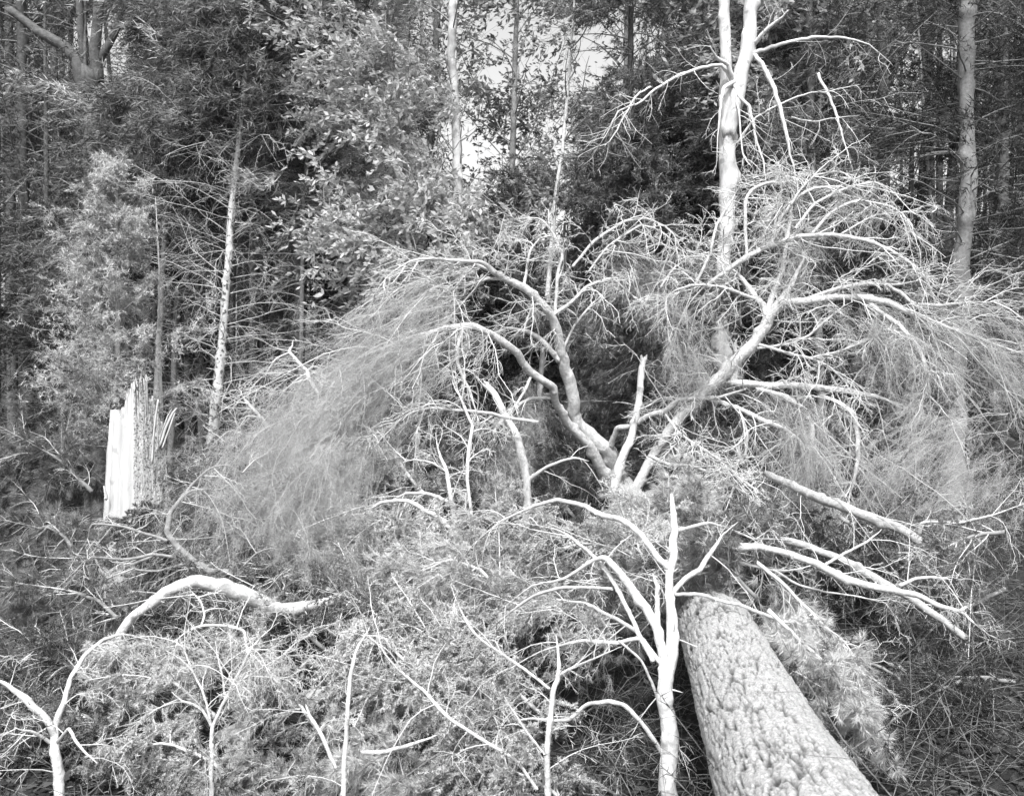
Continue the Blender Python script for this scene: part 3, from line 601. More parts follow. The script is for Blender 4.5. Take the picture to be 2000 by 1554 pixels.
    for key, s, w in (('R9', "1458,501 1456,397 1469,371 1501,355 1544,357 1570,380", (7, 6, 4)), ('R10', "1508,479 1518,414 1531,358", (6, 3)),
                      ('R11', "1511,456 1527,423 1560,384 1592,368 1641,365 1674,381 1696,414 1706,456", (6, 5, 3)), ('R12', "1553,446 1592,397 1657,365 1706,355 1739,371 1765,385", (6, 5, 3)),
                      ('R13', "1586,456 1625,414 1674,391 1739,404 1771,430 1787,472", (6, 5, 3)), ('R14', "1545,400 1563,371 1592,342 1631,336 1664,342 1680,355", (4, 4, 3)),
                      ('R15', "1644,456 1706,423 1771,414 1820,415", (4, 3)), ('R16', "1120,520 1150,480 1176,459 1219,433 1261,427 1300,443 1335,470", (5, 6, 3)),
                      ('R17', "1150,530 1190,480 1250,440 1290,450 1340,490", (4, 4, 2)), ('R18', "1355,560 1385,500 1400,440 1430,390 1440,370", (6, 5, 3)), ('R19', "1290,560 1320,520 1360,500 1400,490 1450,510", (4, 4, 2))):
        limb(key, s, w, (9.1, 9.3), tw=14, tl=.42, t0=.2)
    limb('R20', "1480,680 1540,672 1580,655 1610,630 1645,600 1665,590", (5, 5, 3), (8.9, 8.6), tw=14, tl=.4)
    limb('R21', "1480,672 1540,690 1585,700 1620,715 1650,745 1665,775", (6, 5, 3), (8.9, 8.5), tw=14, tl=.4)
    limb('R22', "1590,697 1640,685 1690,665 1720,645 1760,640", (4, 5, 3), (8.7, 8.4), tw=12, tl=.4, fol=MIST(5))
    limb('trunk2', "1215,990 1270,965 1320,948 1365,935 1430,926 1480,945 1520,1000", (20, 18, 16, 12), (8.8, 8.3), tw=20, tl=.6, mat='mid')
    limb('T3', "1270,890 1300,905 1350,908 1400,930 1450,960 1500,1000 1540,1015", (7, 6, 4), (8.6, 7.9), tw=22, tl=.5)
    limb('T4', "1300,810 1330,850 1380,880 1430,920 1480,960", (5, 5, 3), (8.8, 8), tw=22, tl=.5)
    # upright broken poles rising through the limbs
    # heavy windblown needle masses hanging from the limbs
    def plume(pts, d, n, spread, L, drift, k=60, nl=.07, nw=.0016, droop=.7, mat='mist', n2=5):
        A = np.array([P3(x, y, dd) for (x, y), dd in zip(pts, np.linspace(d[0], d[1], len(pts)))]); P_ = rs(catmull(A, 6), 16)[None]
        P_ = P_ + rng.normal(size=(n, 1, 3)) * np.array(spread) + np.cumsum(rng.normal(size=(n, 16, 3)), axis=1) * .012
        c = grow(P_, n2, L, ang=35, spread=15, droop=droop, wind=drift, t0=.0, bend=.25, m=7)
        G = Geo(); tubes(G, P_[:n // 7], rad(P_[:n // 7], .002, .001), 3); tubes(G, c, rad(c, .0008, .0005), 3); b = G.build('twigs', 'twig', o)
        G = Geo(); c2 = grow(c, 4, L * .35, ang=35, droop=.5, wind=drift, t0=.05, m=4, bend=.3); needles(G, c2, k // 2, nl, nw, fwd=.5, wind=np.array(drift) * .4 + np.array([0, 0, -.15]), jit=.5); G.build('needles', mat, b, smooth=False)
    plume([(905, 645), (800, 670), (700, 720), (620, 800), (580, 880)], (8.2, 7.6), 42, (.12, .35, .10), .5, (-.3, 0, 0), k=110)
    plume([(860, 690), (760, 740), (680, 820), (640, 920), (620, 1020)], (8.1, 7.4), 56, (.18, .35, .16), .55, (-.2, 0, 0), k=110)
    plume([(640, 840), (600, 920), (590, 1000), (620, 1060)], (6.8, 6.5), 52, (.22, .3, .10), .4, (-.1, 0, 0), k=90)
    plume([(820, 640), (740, 700), (620, 760), (540, 860), (500, 960)], (8.3, 7.7), 36, (.14, .3, .14), .5, (-.35, 0, 0), k=100)
    plume([(900, 560), (830, 570), (760, 610), (720, 680)], (8.5, 8.1), 22, (.12, .25, .08), .45, (-.3, 0, 0), k=60)
    plume([(600, 800), (540, 880), (510, 940), (520, 1000)], (7.1, 6.9), 36, (.2, .3, .12), .4, (-.15, 0, 0), k=90)
    plume([(1040, 720), (1040, 800), (1030, 880)], (9.6, 9.4), 12, (.10, .2, .10), .35, (-.1, 0, 0), k=60)
    plume([(960, 850), (990, 900), (980, 960)], (8.0, 7.9), 12, (.12, .2, .10), .35, (-.1, 0, 0), k=60)
    plume([(1500, 770), (1560, 800), (1585, 860), (1585, 950), (1590, 1030)], (8.3, 7.9), 26, (.12, .2, .08), .4, (0, 0, 0), k=70, droop=.9)
    plume([(1640, 600), (1720, 630), (1780, 700), (1800, 780)], (8.4, 8.0), 18, (.15, .25, .10), .45, (.2, 0, 0), k=55)
    plume([(1300, 590), (1340, 620), (1360, 680), (1350, 740)], (9.0, 8.8), 16, (.14, .2, .12), .45, (0, 0, 0), k=60)
    plume([(1960, 830), (1880, 840), (1800, 870), (1740, 930)], (7.8, 7.6), 26, (.14, .3, .14), .5, (-.2, 0, 0), k=70)
    plume([(1980, 900), (1900, 940), (1850, 1000)], (7.6, 7.4), 14, (.14, .3, .10), .45, (-.2, 0, 0), k=60)
    plume([(1800, 590), (1880, 620), (1960, 680), (2010, 740)], (8.2, 8.0), 22, (.14, .3, .10), .5, (.3, 0, 0), k=60)
    plume([(1540, 420), (1555, 470), (1545, 540)], (9.2, 9.0), 10, (.08, .15, .08), .4, (0, 0, 0), k=40)
    plume([(1200, 480), (1250, 520), (1280, 580)], (9.6, 9.4), 12, (.12, .2, .10), .4, (0, 0, 0), k=50)
    return o
fallen()

# ------------------------------------------------------------------ single sticks, logs and branches
def stick(name, label, cat, s, w, d, mat='pale', tw=0, tl=.3, sides=12, extra=(), fol=None, droop=.3, part='stem', r0=.004, group=None, wob=.004, t0=.15, n2=5, up=0.0):
    reseed(abs(hash(s[:12])) % 9999 if False else sum(ord(q) for q in s) % 9999)
    key = '_s'; tr = trace(s, w, d, key=key, wob=wob, tip=w[-1] < 8 and name != 'broken_branch'); a = tr.P[0]
    o = thing(name, a, label, cat, group); G = Geo(); tube1(G, tr, sides); G.build(part, mat, o); src = [tr]
    for (es, ew, ed) in extra:
        e = trace(es, ew, ed, on=key, tip=True); src.append(e); G = Geo(); tube1(G, e, 10); G.build('side_branch', mat, o)
        TR['_s2'] = e
    if tw:
        G = Geo(); Gn = Geo()
        for e in src:
            P_ = rs(e.P, 16)[None]; n = max(3, int(tw * plen(e.P)))
            c = grow(P_, n, tl, ang=52, spread=20, droop=droop, t0=t0, bend=.35, m=8, taper=.3, wig=.035, jit=.6, up=up); c2 = grow(c, n2, tl * .42, ang=42, t0=.2, m=5, droop=droop); c3 = grow(c2, 4, tl * .17, m=3, droop=.2)
            tubes(G, c, rad(c, r0, r0 * .35), 4); tubes(G, c2, rad(c2, r0 * .45, r0 * .25), 3); tubes(G, c3, rad(c3, .0014, .0009), 3)
            if fol: needles(Gn, c3, fol[0], fol[1], fol[2]); needles(Gn, c2, fol[0] * 2, fol[1], fol[2])
        G.build('twigs', 'twig', o)
        if fol: Gn.build('needles', fol[3], o, smooth=False)
    return o
stick('standing_branch', 'smooth pale forked branch curving up in front of the fallen trunk', 'branch',
      "1310,1640 1306,1540 1306,1487 1306,1422 1300,1374 1300,1325 1308,1292 1310,1260 1310,1212 1306,1164 1305,1120 1314,1087 1314,1058 1320,1037 1317,1015 1313,970",
      (34, 33, 32, 28, 26, 22, 17, 16, 16, 14, 9), (4.2, 4.4, 4.9), tw=3, tl=.35, sides=16, t0=.5, r0=.003, extra=(
      ("1298,1330 1294,1290 1285,1241 1275,1214 1254,1180 1229,1139 1211,1116 1186,1091 1160,1094 1105,1130 1040,1143 985,1185", (19, 19, 18, 16, 13, 8, 4), (0, .5)),
      ("1305,1110 1285,1093 1264,1073 1242,1046 1225,1029 1200,1015 1170,1006 1137,988 1085,975 1040,988 975,1017 925,1060 890,1110", (13, 12, 12, 11, 9, 6, 3), (0, .9)),
      ("1310,1160 1339,1129 1368,1104 1385,1077 1408,1046 1441,1019", (11, 10, 8, 4), (0, .5)),
      ("1312,1160 1345,1160 1374,1162 1405,1172 1451,1183 1497,1203 1527,1218 1566,1257 1592,1286 1630,1330 1690,1380", (7, 7, 7, 6, 3), (0, .4)),
      ("1285,1230 1285,1193 1283,1145 1275,1120", (11, 10, 8), (0, .2)),
      ("1317,1037 1358,1025 1389,1021 1422,1031 1470,1050 1530,1052", (8, 6, 3), (0, .6)),
      ("1275,1290 1254,1251 1239,1214 1212,1160 1202,1143 1170,1094 1131,1062 1089,1036 1024,1021", (10, 9, 9, 7, 3), (0, .6)),
      ("1298,1300 1267,1266 1251,1247 1202,1257 1137,1253 1072,1266 1017,1292", (10, 9, 8, 7, 5), (0, .3)),
      ("1209,1253 1251,1289 1274,1341 1287,1380 1297,1440", (5, 6, 7), (0, .0)),
      ("1195,1150 1105,1146 1040,1162 975,1211 930,1255", (6, 6, 3), (0, .5)),
      ("1300,1480 1251,1409 1215,1377 1186,1370 1147,1374 1111,1403 1040,1401 985,1405 945,1385", (9, 9, 9, 8, 6, 3), (0, .1)),))
stick('sapling_stick', 'thin pale crooked sapling with side shoots below the arching branch', 'branch', "1070,1600 1068,1487 1072,1406 1079,1341 1089,1309 1089,1270 1086,1240", (12, 11, 10, 9, 6), (3.9, 4.1), tw=8, tl=.25, r0=.0025, extra=(
      ("1085,1318 1131,1296 1170,1283 1215,1262", (5, 4, 2), (0, .2)), ("1072,1344 1024,1305 975,1276 926,1240 897,1188 880,1140", (6, 6, 5, 3), (0, .3)), ("1068,1480 1040,1440 1010,1400 985,1360", (5, 3), (0, .1))))
stick('standing_stick', 'straight thin pale stick standing at the bottom left of centre', 'stick', "668,1600 671,1484 679,1390 686,1309 699,1260 722,1225", (10, 9, 8, 6), (3.9, 4.1), tw=6, tl=.25, r0=.0025)
stick('leaning_stick', 'long thin pale stick slanting down to the right at the bottom centre', 'stick', "1050,1540 1007,1484 942,1445 877,1403 825,1348 770,1302 741,1266 715,1235", (6, 7, 7, 5, 3), (3.9, 4.4), tw=10, tl=.35, r0=.003)
stick('ground_stick', 'short pale stick lying along the bottom edge below the windblown brush', 'stick', "705,1470 757,1468 800,1455 861,1432", (9, 9, 6), (4.0, 4.2), tw=0)
stick('short_stick', 'short pale stick leaning between the twig fan and the straight standing stick', 'stick', "655,1500 630,1440 605,1400 597,1375", (8, 8, 6), (3.9, 4.0), tw=6, tl=.2, r0=.0025)
stick('fallen_log', 'dark rough log lying low at the bottom left under the needled brush', 'log', "440,1440 505,1403 570,1377 651,1351 731,1341 800,1320", (32, 34, 32, 28), (4.9, 5.6), mat='logbark', sides=18)
stick('bent_limb', 'thick pale bent limb arching over the brush at the lower left', 'limb', "225,1262 232,1240 251,1208 284,1182 326,1153 362,1137 391,1130 440,1140 489,1162 537,1185 570,1188 619,1182 660,1168", (12, 17, 19, 21, 24, 28, 28, 26, 24, 21), (5.0, 5.05, 5.15, 5.3, 5.5), mat='pale', tw=3, tl=.25, sides=18, r0=.003)
stick('torn_branch', 'slim grey branch rising from behind the bent limb toward the stump', 'branch', "500,1118 456,1120 407,1115 375,1091 342,1065 326,1039 329,1010 333,1000 352,975 375,946 407,916 440,908 480,925", (14, 12, 12, 10, 8, 6, 4), (6.3, 6.5), mat='mid', tw=7, tl=.4, r0=.0035, extra=(
      ("352,1088 294,1085 245,1094 190,1088 138,1086", (6, 6, 5, 3), (0, -.2)), ("326,1055 277,1039 245,1029 180,1024 172,1050 150,1085", (6, 5, 4, 3), (0, .1)), ("368,1098 310,1114 270,1112 245,1101", (5, 4, 3), (0, -.1)),
      ("300,1085 245,1110 180,1150 157,1176 131,1208 90,1215", (6, 5, 3, 2), (6.1, 6.0)), ("352,975 375,958 410,955 440,965", (5, 3), (0, .0)), ("470,1110 500,1080 530,1070 580,1085", (4, 3), (0, .1))))
stick('arching_branch', 'slender pale branch arching up from a fork in the bottom left corner', 'branch', "120,1600 112,1481 104,1439 108,1415 128,1364 135,1332 164,1283 200,1250 239,1240 294,1250 335,1268", (20, 18, 14, 10, 9, 8, 6, 3), (3.8, 4.0, 4.4), tw=6, tl=.3, r0=.0025, extra=(
      ("104,1439 92,1410 63,1377 30,1350 -20,1320", (14, 14, 12), (0, .0)), ("110,1450 135,1420 150,1450 190,1490", (7, 6), (0, -.2)), ("100,1450 70,1430 30,1420", (7, 5), (0, -.1))))
stick('twig_fan', 'small pale fan-shaped sapling with many fine side twigs at the lower left', 'sapling', "412,1560 412,1487 412,1422 450,1344 485,1276 515,1240 545,1215", (9, 8, 6, 5, 3), (3.9, 4.0, 4.1), tw=16, tl=.3, r0=.0025, up=.3, fol=(3, .03, .0018, 'mist'), extra=(
      ("412,1416 394,1380 355,1367 335,1350", (6, 5, 3), (0, .0)), ("412,1422 398,1350 372,1300 350,1240", (5, 3), (0, .1)), ("440,1365 430,1300 420,1250", (4, 2), (0, .1)), ("450,1344 500,1310 550,1280 590,1262", (4, 3), (0, .0))))
stick('low_branch', 'short pale branch jutting left beneath the bent limb', 'branch', "460,1226 446,1224 394,1224 362,1237 334,1257", (7, 6, 4), (4.8, 4.7), tw=8, tl=.25, extra=(("390,1226 398,1200 388,1170 370,1150", (4, 3), (0, .2)), ("446,1224 475,1230 480,1260 490,1280", (6, 4), (0, -.1))))
stick('fallen_log', 'grey log slanting down to the right edge above the longer dark log', 'log', "1500,925 1560,955 1625,981 1683,1006 1755,1032 1804,1062 1846,1101 1885,1145", (15, 18, 18, 19, 18, 15), (8.3, 7.1, 6.8, 6.4), mat='logbark', sides=16, tw=3, tl=.5)
stick('fallen_log', 'long thin dark log crossing under the pale broken branch at right', 'log', "1400,1005 1466,1030 1495,1049 1560,1062 1641,1091 1690,1117 1739,1143 1787,1172 1836,1208 1885,1245", (12, 13, 15, 16, 15, 15, 14), (6.6, 5.8), mat='logbark', sides=16, tw=3, tl=.4)
stick('broken_branch', 'pale broken branch with a forked splintered tip pointing to the lower right', 'branch', "1394,1073 1423,1071 1482,1070 1544,1084 1592,1101 1641,1127 1706,1146 1787,1162 1836,1182 1878,1195 1902,1214", (12, 18, 13, 14, 14, 16, 14, 12, 10, 7, 2), (5.7, 5.3), sides=14, extra=(
      ("1876,1193 1884,1186 1891,1185", (6, 3), (0, 0)), ("1389,1083 1428,1091 1470,1104 1520,1114 1560,1110 1600,1098", (5, 6, 4), (0, 0)), ("1510,1112 1560,1140 1610,1155 1680,1165 1730,1178", (5, 4, 2), (0, .1)), ("1615,1100 1650,1080 1690,1060 1722,1033", (6, 5, 4), (0, .2)), ("1755,1143 1790,1130 1830,1128 1860,1132", (7, 5), (0, .1))), tw=2, tl=.35, r0=.003)
stick('upright_pole', 'mottled upright broken pole standing in the brush left of the forked limbs', 'pole', "1040,1060 1033,1017 1029,942 1020,894 1007,845 981,806 968,773 949,751", (18, 17, 17, 14, 13, 12), (7.9, 8.1), mat='snag', tw=5, tl=.3, extra=(("1033,936 1072,910 1121,894 1150,900", (7, 5, 3), (0, -.1)),))
stick('upright_pole', 'straight pale pole rising right of the fork of the fallen pine', 'pole', "1196,960 1210,910 1228,865 1245,803 1254,721 1256,700", (18, 17, 15, 12, 11), (9.0, 9.2), mat='snag', tw=3, tl=.3)
stick('curved_branch', 'pale curved branch arching left out of the brush at the centre', 'branch', "918,1072 877,1029 845,1003 793,978 741,981 702,1017 680,1050", (11, 10, 8, 6, 3), (6.6, 6.8), tw=12, tl=.4, r0=.003, extra=(("793,978 780,1010 775,1040", (4, 2), (0, -.1)),))
stick('forked_branch', 'thin pale upright branch with a leftward arch beside the dark hollow', 'branch', "890,1040 887,1017 874,923 858,884 851,845", (10, 9, 6, 4), (6.9, 7.2), tw=12, tl=.35, r0=.003, extra=(("877,980 832,962 793,962 767,975", (7, 6, 3), (0, 0)), ("874,923 845,905 815,898 787,903", (5, 4, 3), (0, 0))))
stick('snapped_top', 'pale twisted branch top poking above the brush left of the windblown needles', 'branch', "640,830 632,809 629,786 607,746 600,725 566,689 570,675 573,664", (5, 7, 8, 7, 5), (7.7, 7.9), tw=8, tl=.35, r0=.003, extra=(("566,689 539,699 522,725 516,751", (4, 3, 2), (0, 0)), ("600,725 612,715 630,722", (4, 2), (0, 0)), ("606,740 575,748 550,765", (4, 2), (0, 0)), ("600,728 570,748 545,775", (4, 2), (0, 0))))
stick('snapped_top', 'small pale forked branch tip beside the lower stem of the spotted tree', 'branch', "480,890 496,856 524,832 490,792 478,778 471,764", (5, 7, 6, 4), (7.9, 8.1), tw=8, tl=.35, r0=.003, extra=(("524,832 549,840 560,850", (4, 3), (0, 0)), ("505,815 485,812 465,820", (4, 2), (0, 0)), ("490,790 465,785 448,805", (3, 2), (0, 0)), ("494,856 470,845 455,840", (4, 2), (0, 0))))
stick('curved_branch', 'pale crooked branch at the right edge above the crossing logs', 'branch', "1790,1070 1795,1050 1800,1022 1830,1020 1870,1022 1940,1005 2010,980", (9, 7, 6, 6), (6.9, 6.6), tw=10, tl=.4, r0=.003)
stick('curved_branch', 'dark thin branch curving down in the shadowed brush at the lower right', 'branch', "1600,1282 1650,1290 1710,1298 1755,1320 1770,1350 1778,1372", (6, 6, 5, 3), (5.6, 5.4), mat='dull', tw=8, tl=.3, r0=.003)

# ------------------------------------------------------------------ needled boughs making up the brush
def bough(label, s, d, w=(9, 3), size=.42, den=1.0, mat='fol', nl=.022, nw=.0024, droop=.35, wind=(-.1, 0, 0), twig='twig', name='pine_bough', n1=None, planar=.3, group='needled boughs in the brush'):
    reseed(sum(ord(q) for q in label) % 9999)
    tr = trace(s, w, d, wob=.008); o = thing(name, tr.P[0], label, 'bough', group); G = Geo(); tube1(G, tr, 7); st = G.build('stem', 'dull' if mat != 'folbright' else twig, o)
    P_ = rs(tr.P, 18)[None]; L = plen(tr.P); n = n1 or int(26 * max(L, .6) / 1.0)
    c = grow(P_, n, size, ang=50, spread=18, droop=droop, wind=wind, t0=.05, m=8, taper=.35, planar=planar, bend=.35, wig=.03)
    c2 = grow(c, 14, size * .38, ang=45, droop=droop * .8, wind=wind, t0=.1, m=5, taper=.45)
    c3 = grow(c2, 4, size * .14, ang=40, droop=.2, wind=wind, t0=.1, m=3)
    G = Geo(); tubes(G, c, rad(c, .0045, .002), 4); tubes(G, c2, rad(c2, .002, .0012), 3); G.build('twigs', 'dull' if mat == 'foldark' else twig, o)
    G = Geo(); k = max(3, int(20 * den)); kind = sum(ord(q) for q in label) % 3
    if kind == 0: needles(G, c3, int(k * 1.3), nl * .6, nw * 1.5, fwd=.35, wind=wind); needles(G, c2, k * 3, nl * .6, nw * 1.5, fwd=.35, wind=wind)
    elif kind == 1: needles(G, c3, int(k * 1.3), nl * 1.9, nw * .75, fwd=1.1, t0=.55, wind=wind); needles(G, c2, int(k * 2), nl * 1.9, nw * .75, fwd=1.1, t0=.7, wind=wind)
    else: needles(G, c3, k, nl, nw, fwd=.8, wind=wind); needles(G, c2, k * 2, nl, nw, fwd=.8, wind=wind)
    G.build('needles', mat, o, smooth=False)
    return o
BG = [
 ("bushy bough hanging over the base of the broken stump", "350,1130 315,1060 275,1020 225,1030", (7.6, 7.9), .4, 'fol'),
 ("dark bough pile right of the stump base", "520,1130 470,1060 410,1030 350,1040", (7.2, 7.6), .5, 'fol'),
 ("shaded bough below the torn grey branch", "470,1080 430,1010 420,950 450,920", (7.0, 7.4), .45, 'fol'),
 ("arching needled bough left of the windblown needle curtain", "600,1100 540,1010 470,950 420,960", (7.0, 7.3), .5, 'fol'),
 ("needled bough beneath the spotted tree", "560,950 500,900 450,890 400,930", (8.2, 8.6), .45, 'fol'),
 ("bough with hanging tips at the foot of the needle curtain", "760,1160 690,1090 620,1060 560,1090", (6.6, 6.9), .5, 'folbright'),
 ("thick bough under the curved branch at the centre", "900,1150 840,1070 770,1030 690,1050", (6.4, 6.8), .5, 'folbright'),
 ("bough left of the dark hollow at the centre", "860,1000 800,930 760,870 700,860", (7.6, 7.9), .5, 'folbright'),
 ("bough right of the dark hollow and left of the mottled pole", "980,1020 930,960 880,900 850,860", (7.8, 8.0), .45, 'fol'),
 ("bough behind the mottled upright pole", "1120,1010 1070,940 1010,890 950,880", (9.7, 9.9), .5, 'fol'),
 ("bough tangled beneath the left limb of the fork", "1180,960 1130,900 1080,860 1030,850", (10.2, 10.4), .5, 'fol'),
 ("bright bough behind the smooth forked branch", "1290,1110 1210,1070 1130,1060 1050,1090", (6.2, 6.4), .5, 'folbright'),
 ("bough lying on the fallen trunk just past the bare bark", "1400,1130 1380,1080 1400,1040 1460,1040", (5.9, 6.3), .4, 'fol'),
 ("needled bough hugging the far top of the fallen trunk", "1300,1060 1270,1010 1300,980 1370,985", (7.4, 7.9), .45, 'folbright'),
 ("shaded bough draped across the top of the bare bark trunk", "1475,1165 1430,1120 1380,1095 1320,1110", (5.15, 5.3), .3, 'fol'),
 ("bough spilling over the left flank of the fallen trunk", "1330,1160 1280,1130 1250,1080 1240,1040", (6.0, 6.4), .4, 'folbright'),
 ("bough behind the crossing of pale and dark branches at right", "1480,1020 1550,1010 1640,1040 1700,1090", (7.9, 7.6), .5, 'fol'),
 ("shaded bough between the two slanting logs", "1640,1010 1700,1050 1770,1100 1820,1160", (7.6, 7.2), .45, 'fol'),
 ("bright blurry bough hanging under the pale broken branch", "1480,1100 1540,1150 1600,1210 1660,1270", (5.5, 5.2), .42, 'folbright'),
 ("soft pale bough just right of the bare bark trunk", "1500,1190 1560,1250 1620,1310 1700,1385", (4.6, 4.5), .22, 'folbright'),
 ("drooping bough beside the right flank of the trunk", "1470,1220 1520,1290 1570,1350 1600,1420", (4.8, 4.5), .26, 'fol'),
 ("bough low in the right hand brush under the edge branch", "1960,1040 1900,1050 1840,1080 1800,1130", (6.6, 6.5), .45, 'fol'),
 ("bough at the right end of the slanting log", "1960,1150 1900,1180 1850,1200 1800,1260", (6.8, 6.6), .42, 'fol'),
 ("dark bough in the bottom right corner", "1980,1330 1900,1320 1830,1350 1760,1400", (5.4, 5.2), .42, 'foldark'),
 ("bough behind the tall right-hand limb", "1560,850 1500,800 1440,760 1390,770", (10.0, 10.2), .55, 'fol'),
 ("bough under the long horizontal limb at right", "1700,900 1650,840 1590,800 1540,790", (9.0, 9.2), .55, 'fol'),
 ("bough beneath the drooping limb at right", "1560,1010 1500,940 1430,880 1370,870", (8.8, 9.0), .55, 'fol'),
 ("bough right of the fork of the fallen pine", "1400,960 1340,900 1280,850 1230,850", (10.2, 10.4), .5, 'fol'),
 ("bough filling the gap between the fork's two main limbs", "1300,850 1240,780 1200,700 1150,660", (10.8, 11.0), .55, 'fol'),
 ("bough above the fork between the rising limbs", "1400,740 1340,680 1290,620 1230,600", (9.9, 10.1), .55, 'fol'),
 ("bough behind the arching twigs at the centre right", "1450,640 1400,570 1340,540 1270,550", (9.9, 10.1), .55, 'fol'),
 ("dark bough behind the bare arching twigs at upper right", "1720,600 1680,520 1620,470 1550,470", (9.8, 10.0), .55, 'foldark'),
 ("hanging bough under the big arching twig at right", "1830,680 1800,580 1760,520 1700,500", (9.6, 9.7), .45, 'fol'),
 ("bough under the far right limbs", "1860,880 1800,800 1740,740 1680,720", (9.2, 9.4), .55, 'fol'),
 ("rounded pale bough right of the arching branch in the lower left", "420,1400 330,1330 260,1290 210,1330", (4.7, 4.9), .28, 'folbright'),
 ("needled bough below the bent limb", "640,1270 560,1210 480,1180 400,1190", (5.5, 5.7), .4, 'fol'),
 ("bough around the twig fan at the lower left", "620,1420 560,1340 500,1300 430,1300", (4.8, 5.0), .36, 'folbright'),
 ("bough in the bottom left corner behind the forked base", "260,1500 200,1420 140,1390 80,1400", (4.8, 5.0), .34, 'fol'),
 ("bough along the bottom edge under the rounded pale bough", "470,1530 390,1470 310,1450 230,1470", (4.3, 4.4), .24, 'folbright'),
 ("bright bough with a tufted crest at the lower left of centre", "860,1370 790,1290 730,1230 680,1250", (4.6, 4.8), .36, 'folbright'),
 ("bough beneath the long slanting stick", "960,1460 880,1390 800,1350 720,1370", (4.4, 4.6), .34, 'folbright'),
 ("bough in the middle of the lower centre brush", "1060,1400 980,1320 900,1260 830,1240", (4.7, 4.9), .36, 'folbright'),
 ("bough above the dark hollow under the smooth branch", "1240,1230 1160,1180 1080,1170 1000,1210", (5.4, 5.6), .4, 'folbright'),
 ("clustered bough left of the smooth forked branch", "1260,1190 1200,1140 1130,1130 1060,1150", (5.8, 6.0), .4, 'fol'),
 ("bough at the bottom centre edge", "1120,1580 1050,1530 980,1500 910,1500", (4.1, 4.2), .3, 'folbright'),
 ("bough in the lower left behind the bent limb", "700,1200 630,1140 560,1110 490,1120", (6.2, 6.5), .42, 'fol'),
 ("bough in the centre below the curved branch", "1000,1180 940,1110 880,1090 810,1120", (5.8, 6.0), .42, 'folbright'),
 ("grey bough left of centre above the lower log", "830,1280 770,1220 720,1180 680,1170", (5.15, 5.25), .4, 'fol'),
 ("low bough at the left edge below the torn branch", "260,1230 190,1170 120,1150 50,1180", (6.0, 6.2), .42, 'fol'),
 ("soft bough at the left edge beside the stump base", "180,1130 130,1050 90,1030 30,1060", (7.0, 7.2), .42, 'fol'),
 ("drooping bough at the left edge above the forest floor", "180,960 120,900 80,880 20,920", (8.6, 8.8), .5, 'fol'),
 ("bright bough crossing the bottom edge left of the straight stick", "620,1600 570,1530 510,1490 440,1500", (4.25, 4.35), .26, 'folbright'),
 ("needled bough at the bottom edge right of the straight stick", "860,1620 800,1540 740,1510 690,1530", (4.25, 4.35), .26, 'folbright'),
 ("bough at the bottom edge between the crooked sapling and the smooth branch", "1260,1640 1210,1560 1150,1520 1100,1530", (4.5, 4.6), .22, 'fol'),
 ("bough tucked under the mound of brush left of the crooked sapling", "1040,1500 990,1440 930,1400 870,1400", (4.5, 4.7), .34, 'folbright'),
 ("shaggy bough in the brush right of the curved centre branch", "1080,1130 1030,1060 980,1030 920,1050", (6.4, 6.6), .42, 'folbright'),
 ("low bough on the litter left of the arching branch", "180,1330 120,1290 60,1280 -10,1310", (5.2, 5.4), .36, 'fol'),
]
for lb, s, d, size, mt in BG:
    bough(lb, s, d, size=size, mat=mt, den=1.0 if d[0] > 5 else 1.15, nl=.034 if d[0] > 7 else .026, nw=.0046 if d[0] > 7 else .0032)

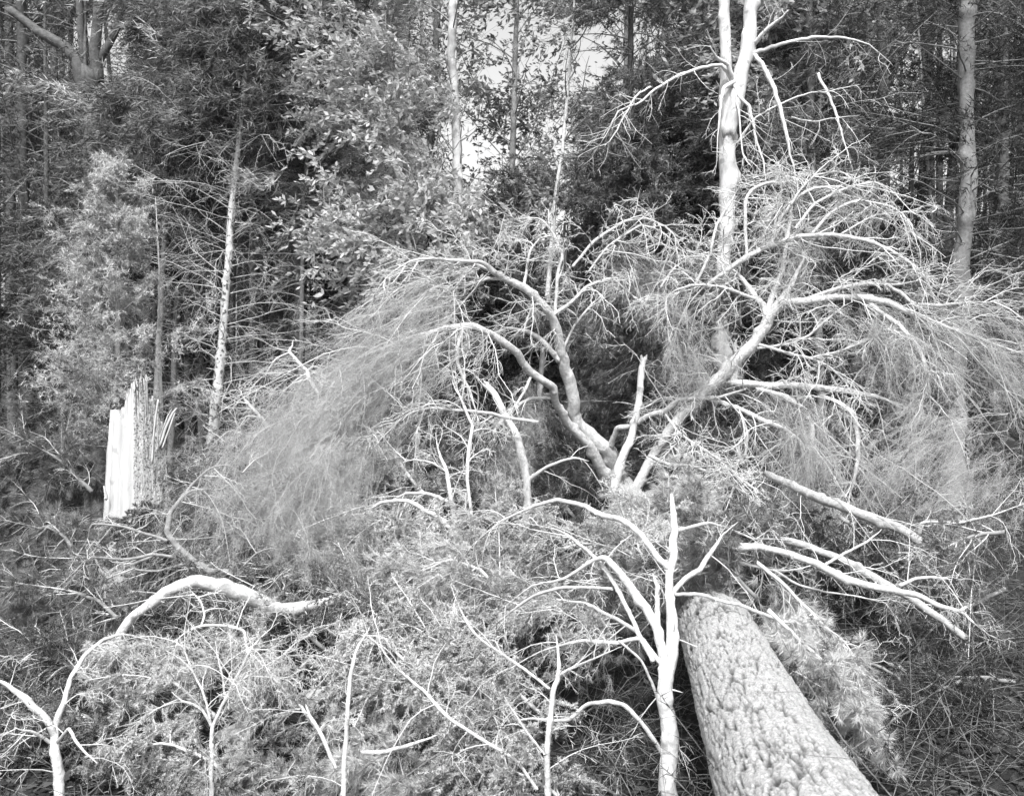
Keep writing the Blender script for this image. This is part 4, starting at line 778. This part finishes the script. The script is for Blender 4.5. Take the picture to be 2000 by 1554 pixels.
# ------------------------------------------------------------------ loose twigs and needle litter on the ground
def litter():
    reseed(700); G = Geo()
    def scat(n, x0, x1, y0, y1, L, r, h):
        p = np.stack([rng.uniform(x0, x1, n), rng.uniform(y0, y1, n), np.zeros(n)], 1); p[:, 2] = gh(p[:, 0], p[:, 1]) + rng.random(n) ** 2 * h
        d = unit(rng.normal(size=(n, 3)) * np.array([1, 1, .35])); L_ = (L * (.4 + rng.random(n)))[:, None, None]; s = np.linspace(0, 1, 6)[None, :, None]
        P_ = p[:, None] + d[:, None] * s * L_ + rng.normal(size=(n, 1, 3)) * s * s * .45 * L_ + np.cumsum(rng.normal(size=(n, 6, 3)), 1) * .016
        R_ = np.linspace(1, .4, 6)[None] * (r * (.5 + rng.random((n, 1)))); tubes(G, P_, R_, 3); return P_
    a = scat(900, .2, 4.4, 2.4, 8.5, .7, .0028, .4); c = grow(a, 6, .25, m=5, bend=.4); tubes(G, c, rad(c, .0014, .0008), 3)
    b = scat(1400, -5.5, .5, 2.4, 9.5, .6, .0028, .5); c = grow(b, 6, .25, m=5, bend=.4); tubes(G, c, rad(c, .0014, .0008), 3)
    e = scat(1400, -9, 9, 9, 18, .9, .004, .4); c = grow(e, 4, .35, m=4, bend=.4); tubes(G, c, rad(c, .002, .001), 3)
    o = G.build('twig_litter', 'litter twig'); tag(o, 'tangle of fine dead twigs covering the shaded ground', 'twigs', kind='stuff')
    G = Geo(); n = 90000; y = 2.2 + 15 * rng.random(n) ** 1.7; x = (rng.random(n) * 2 - 1) * (y * .62 + .6); p = np.stack([x, y, gh(x, y) + .01 + .03 * rng.random(n)], 1)
    d = unit(rng.normal(size=(n, 3)) * np.array([1, 1, .25])); q = unit(np.cross(d, rng.normal(size=(n, 3)) * .35 + np.array([0, 0, 1]))); f = (.012 + .03 * rng.random((n, 1)) ** 2)
    G.add(np.stack([p - d * f, p + q * f * .5, p + d * f, p - q * f * .5], 1), q=np.arange(n * 4).reshape(-1, 4))
    o = G.build('leaf_litter', 'foldark', None, smooth=False); tag(o, 'dry leaves and bark flakes scattered over the forest floor', 'litter', kind='stuff')
    G = Geo(); needles(G, np.concatenate([a, b]), 110, .035, .0035, fwd=.3); needles(G, e, 60, .07, .008, fwd=.3); o = G.build('needle_litter', 'litter', None, smooth=False); tag(o, 'dark needles and leaf litter scattered through the fallen twigs', 'litter', kind='stuff')
litter()
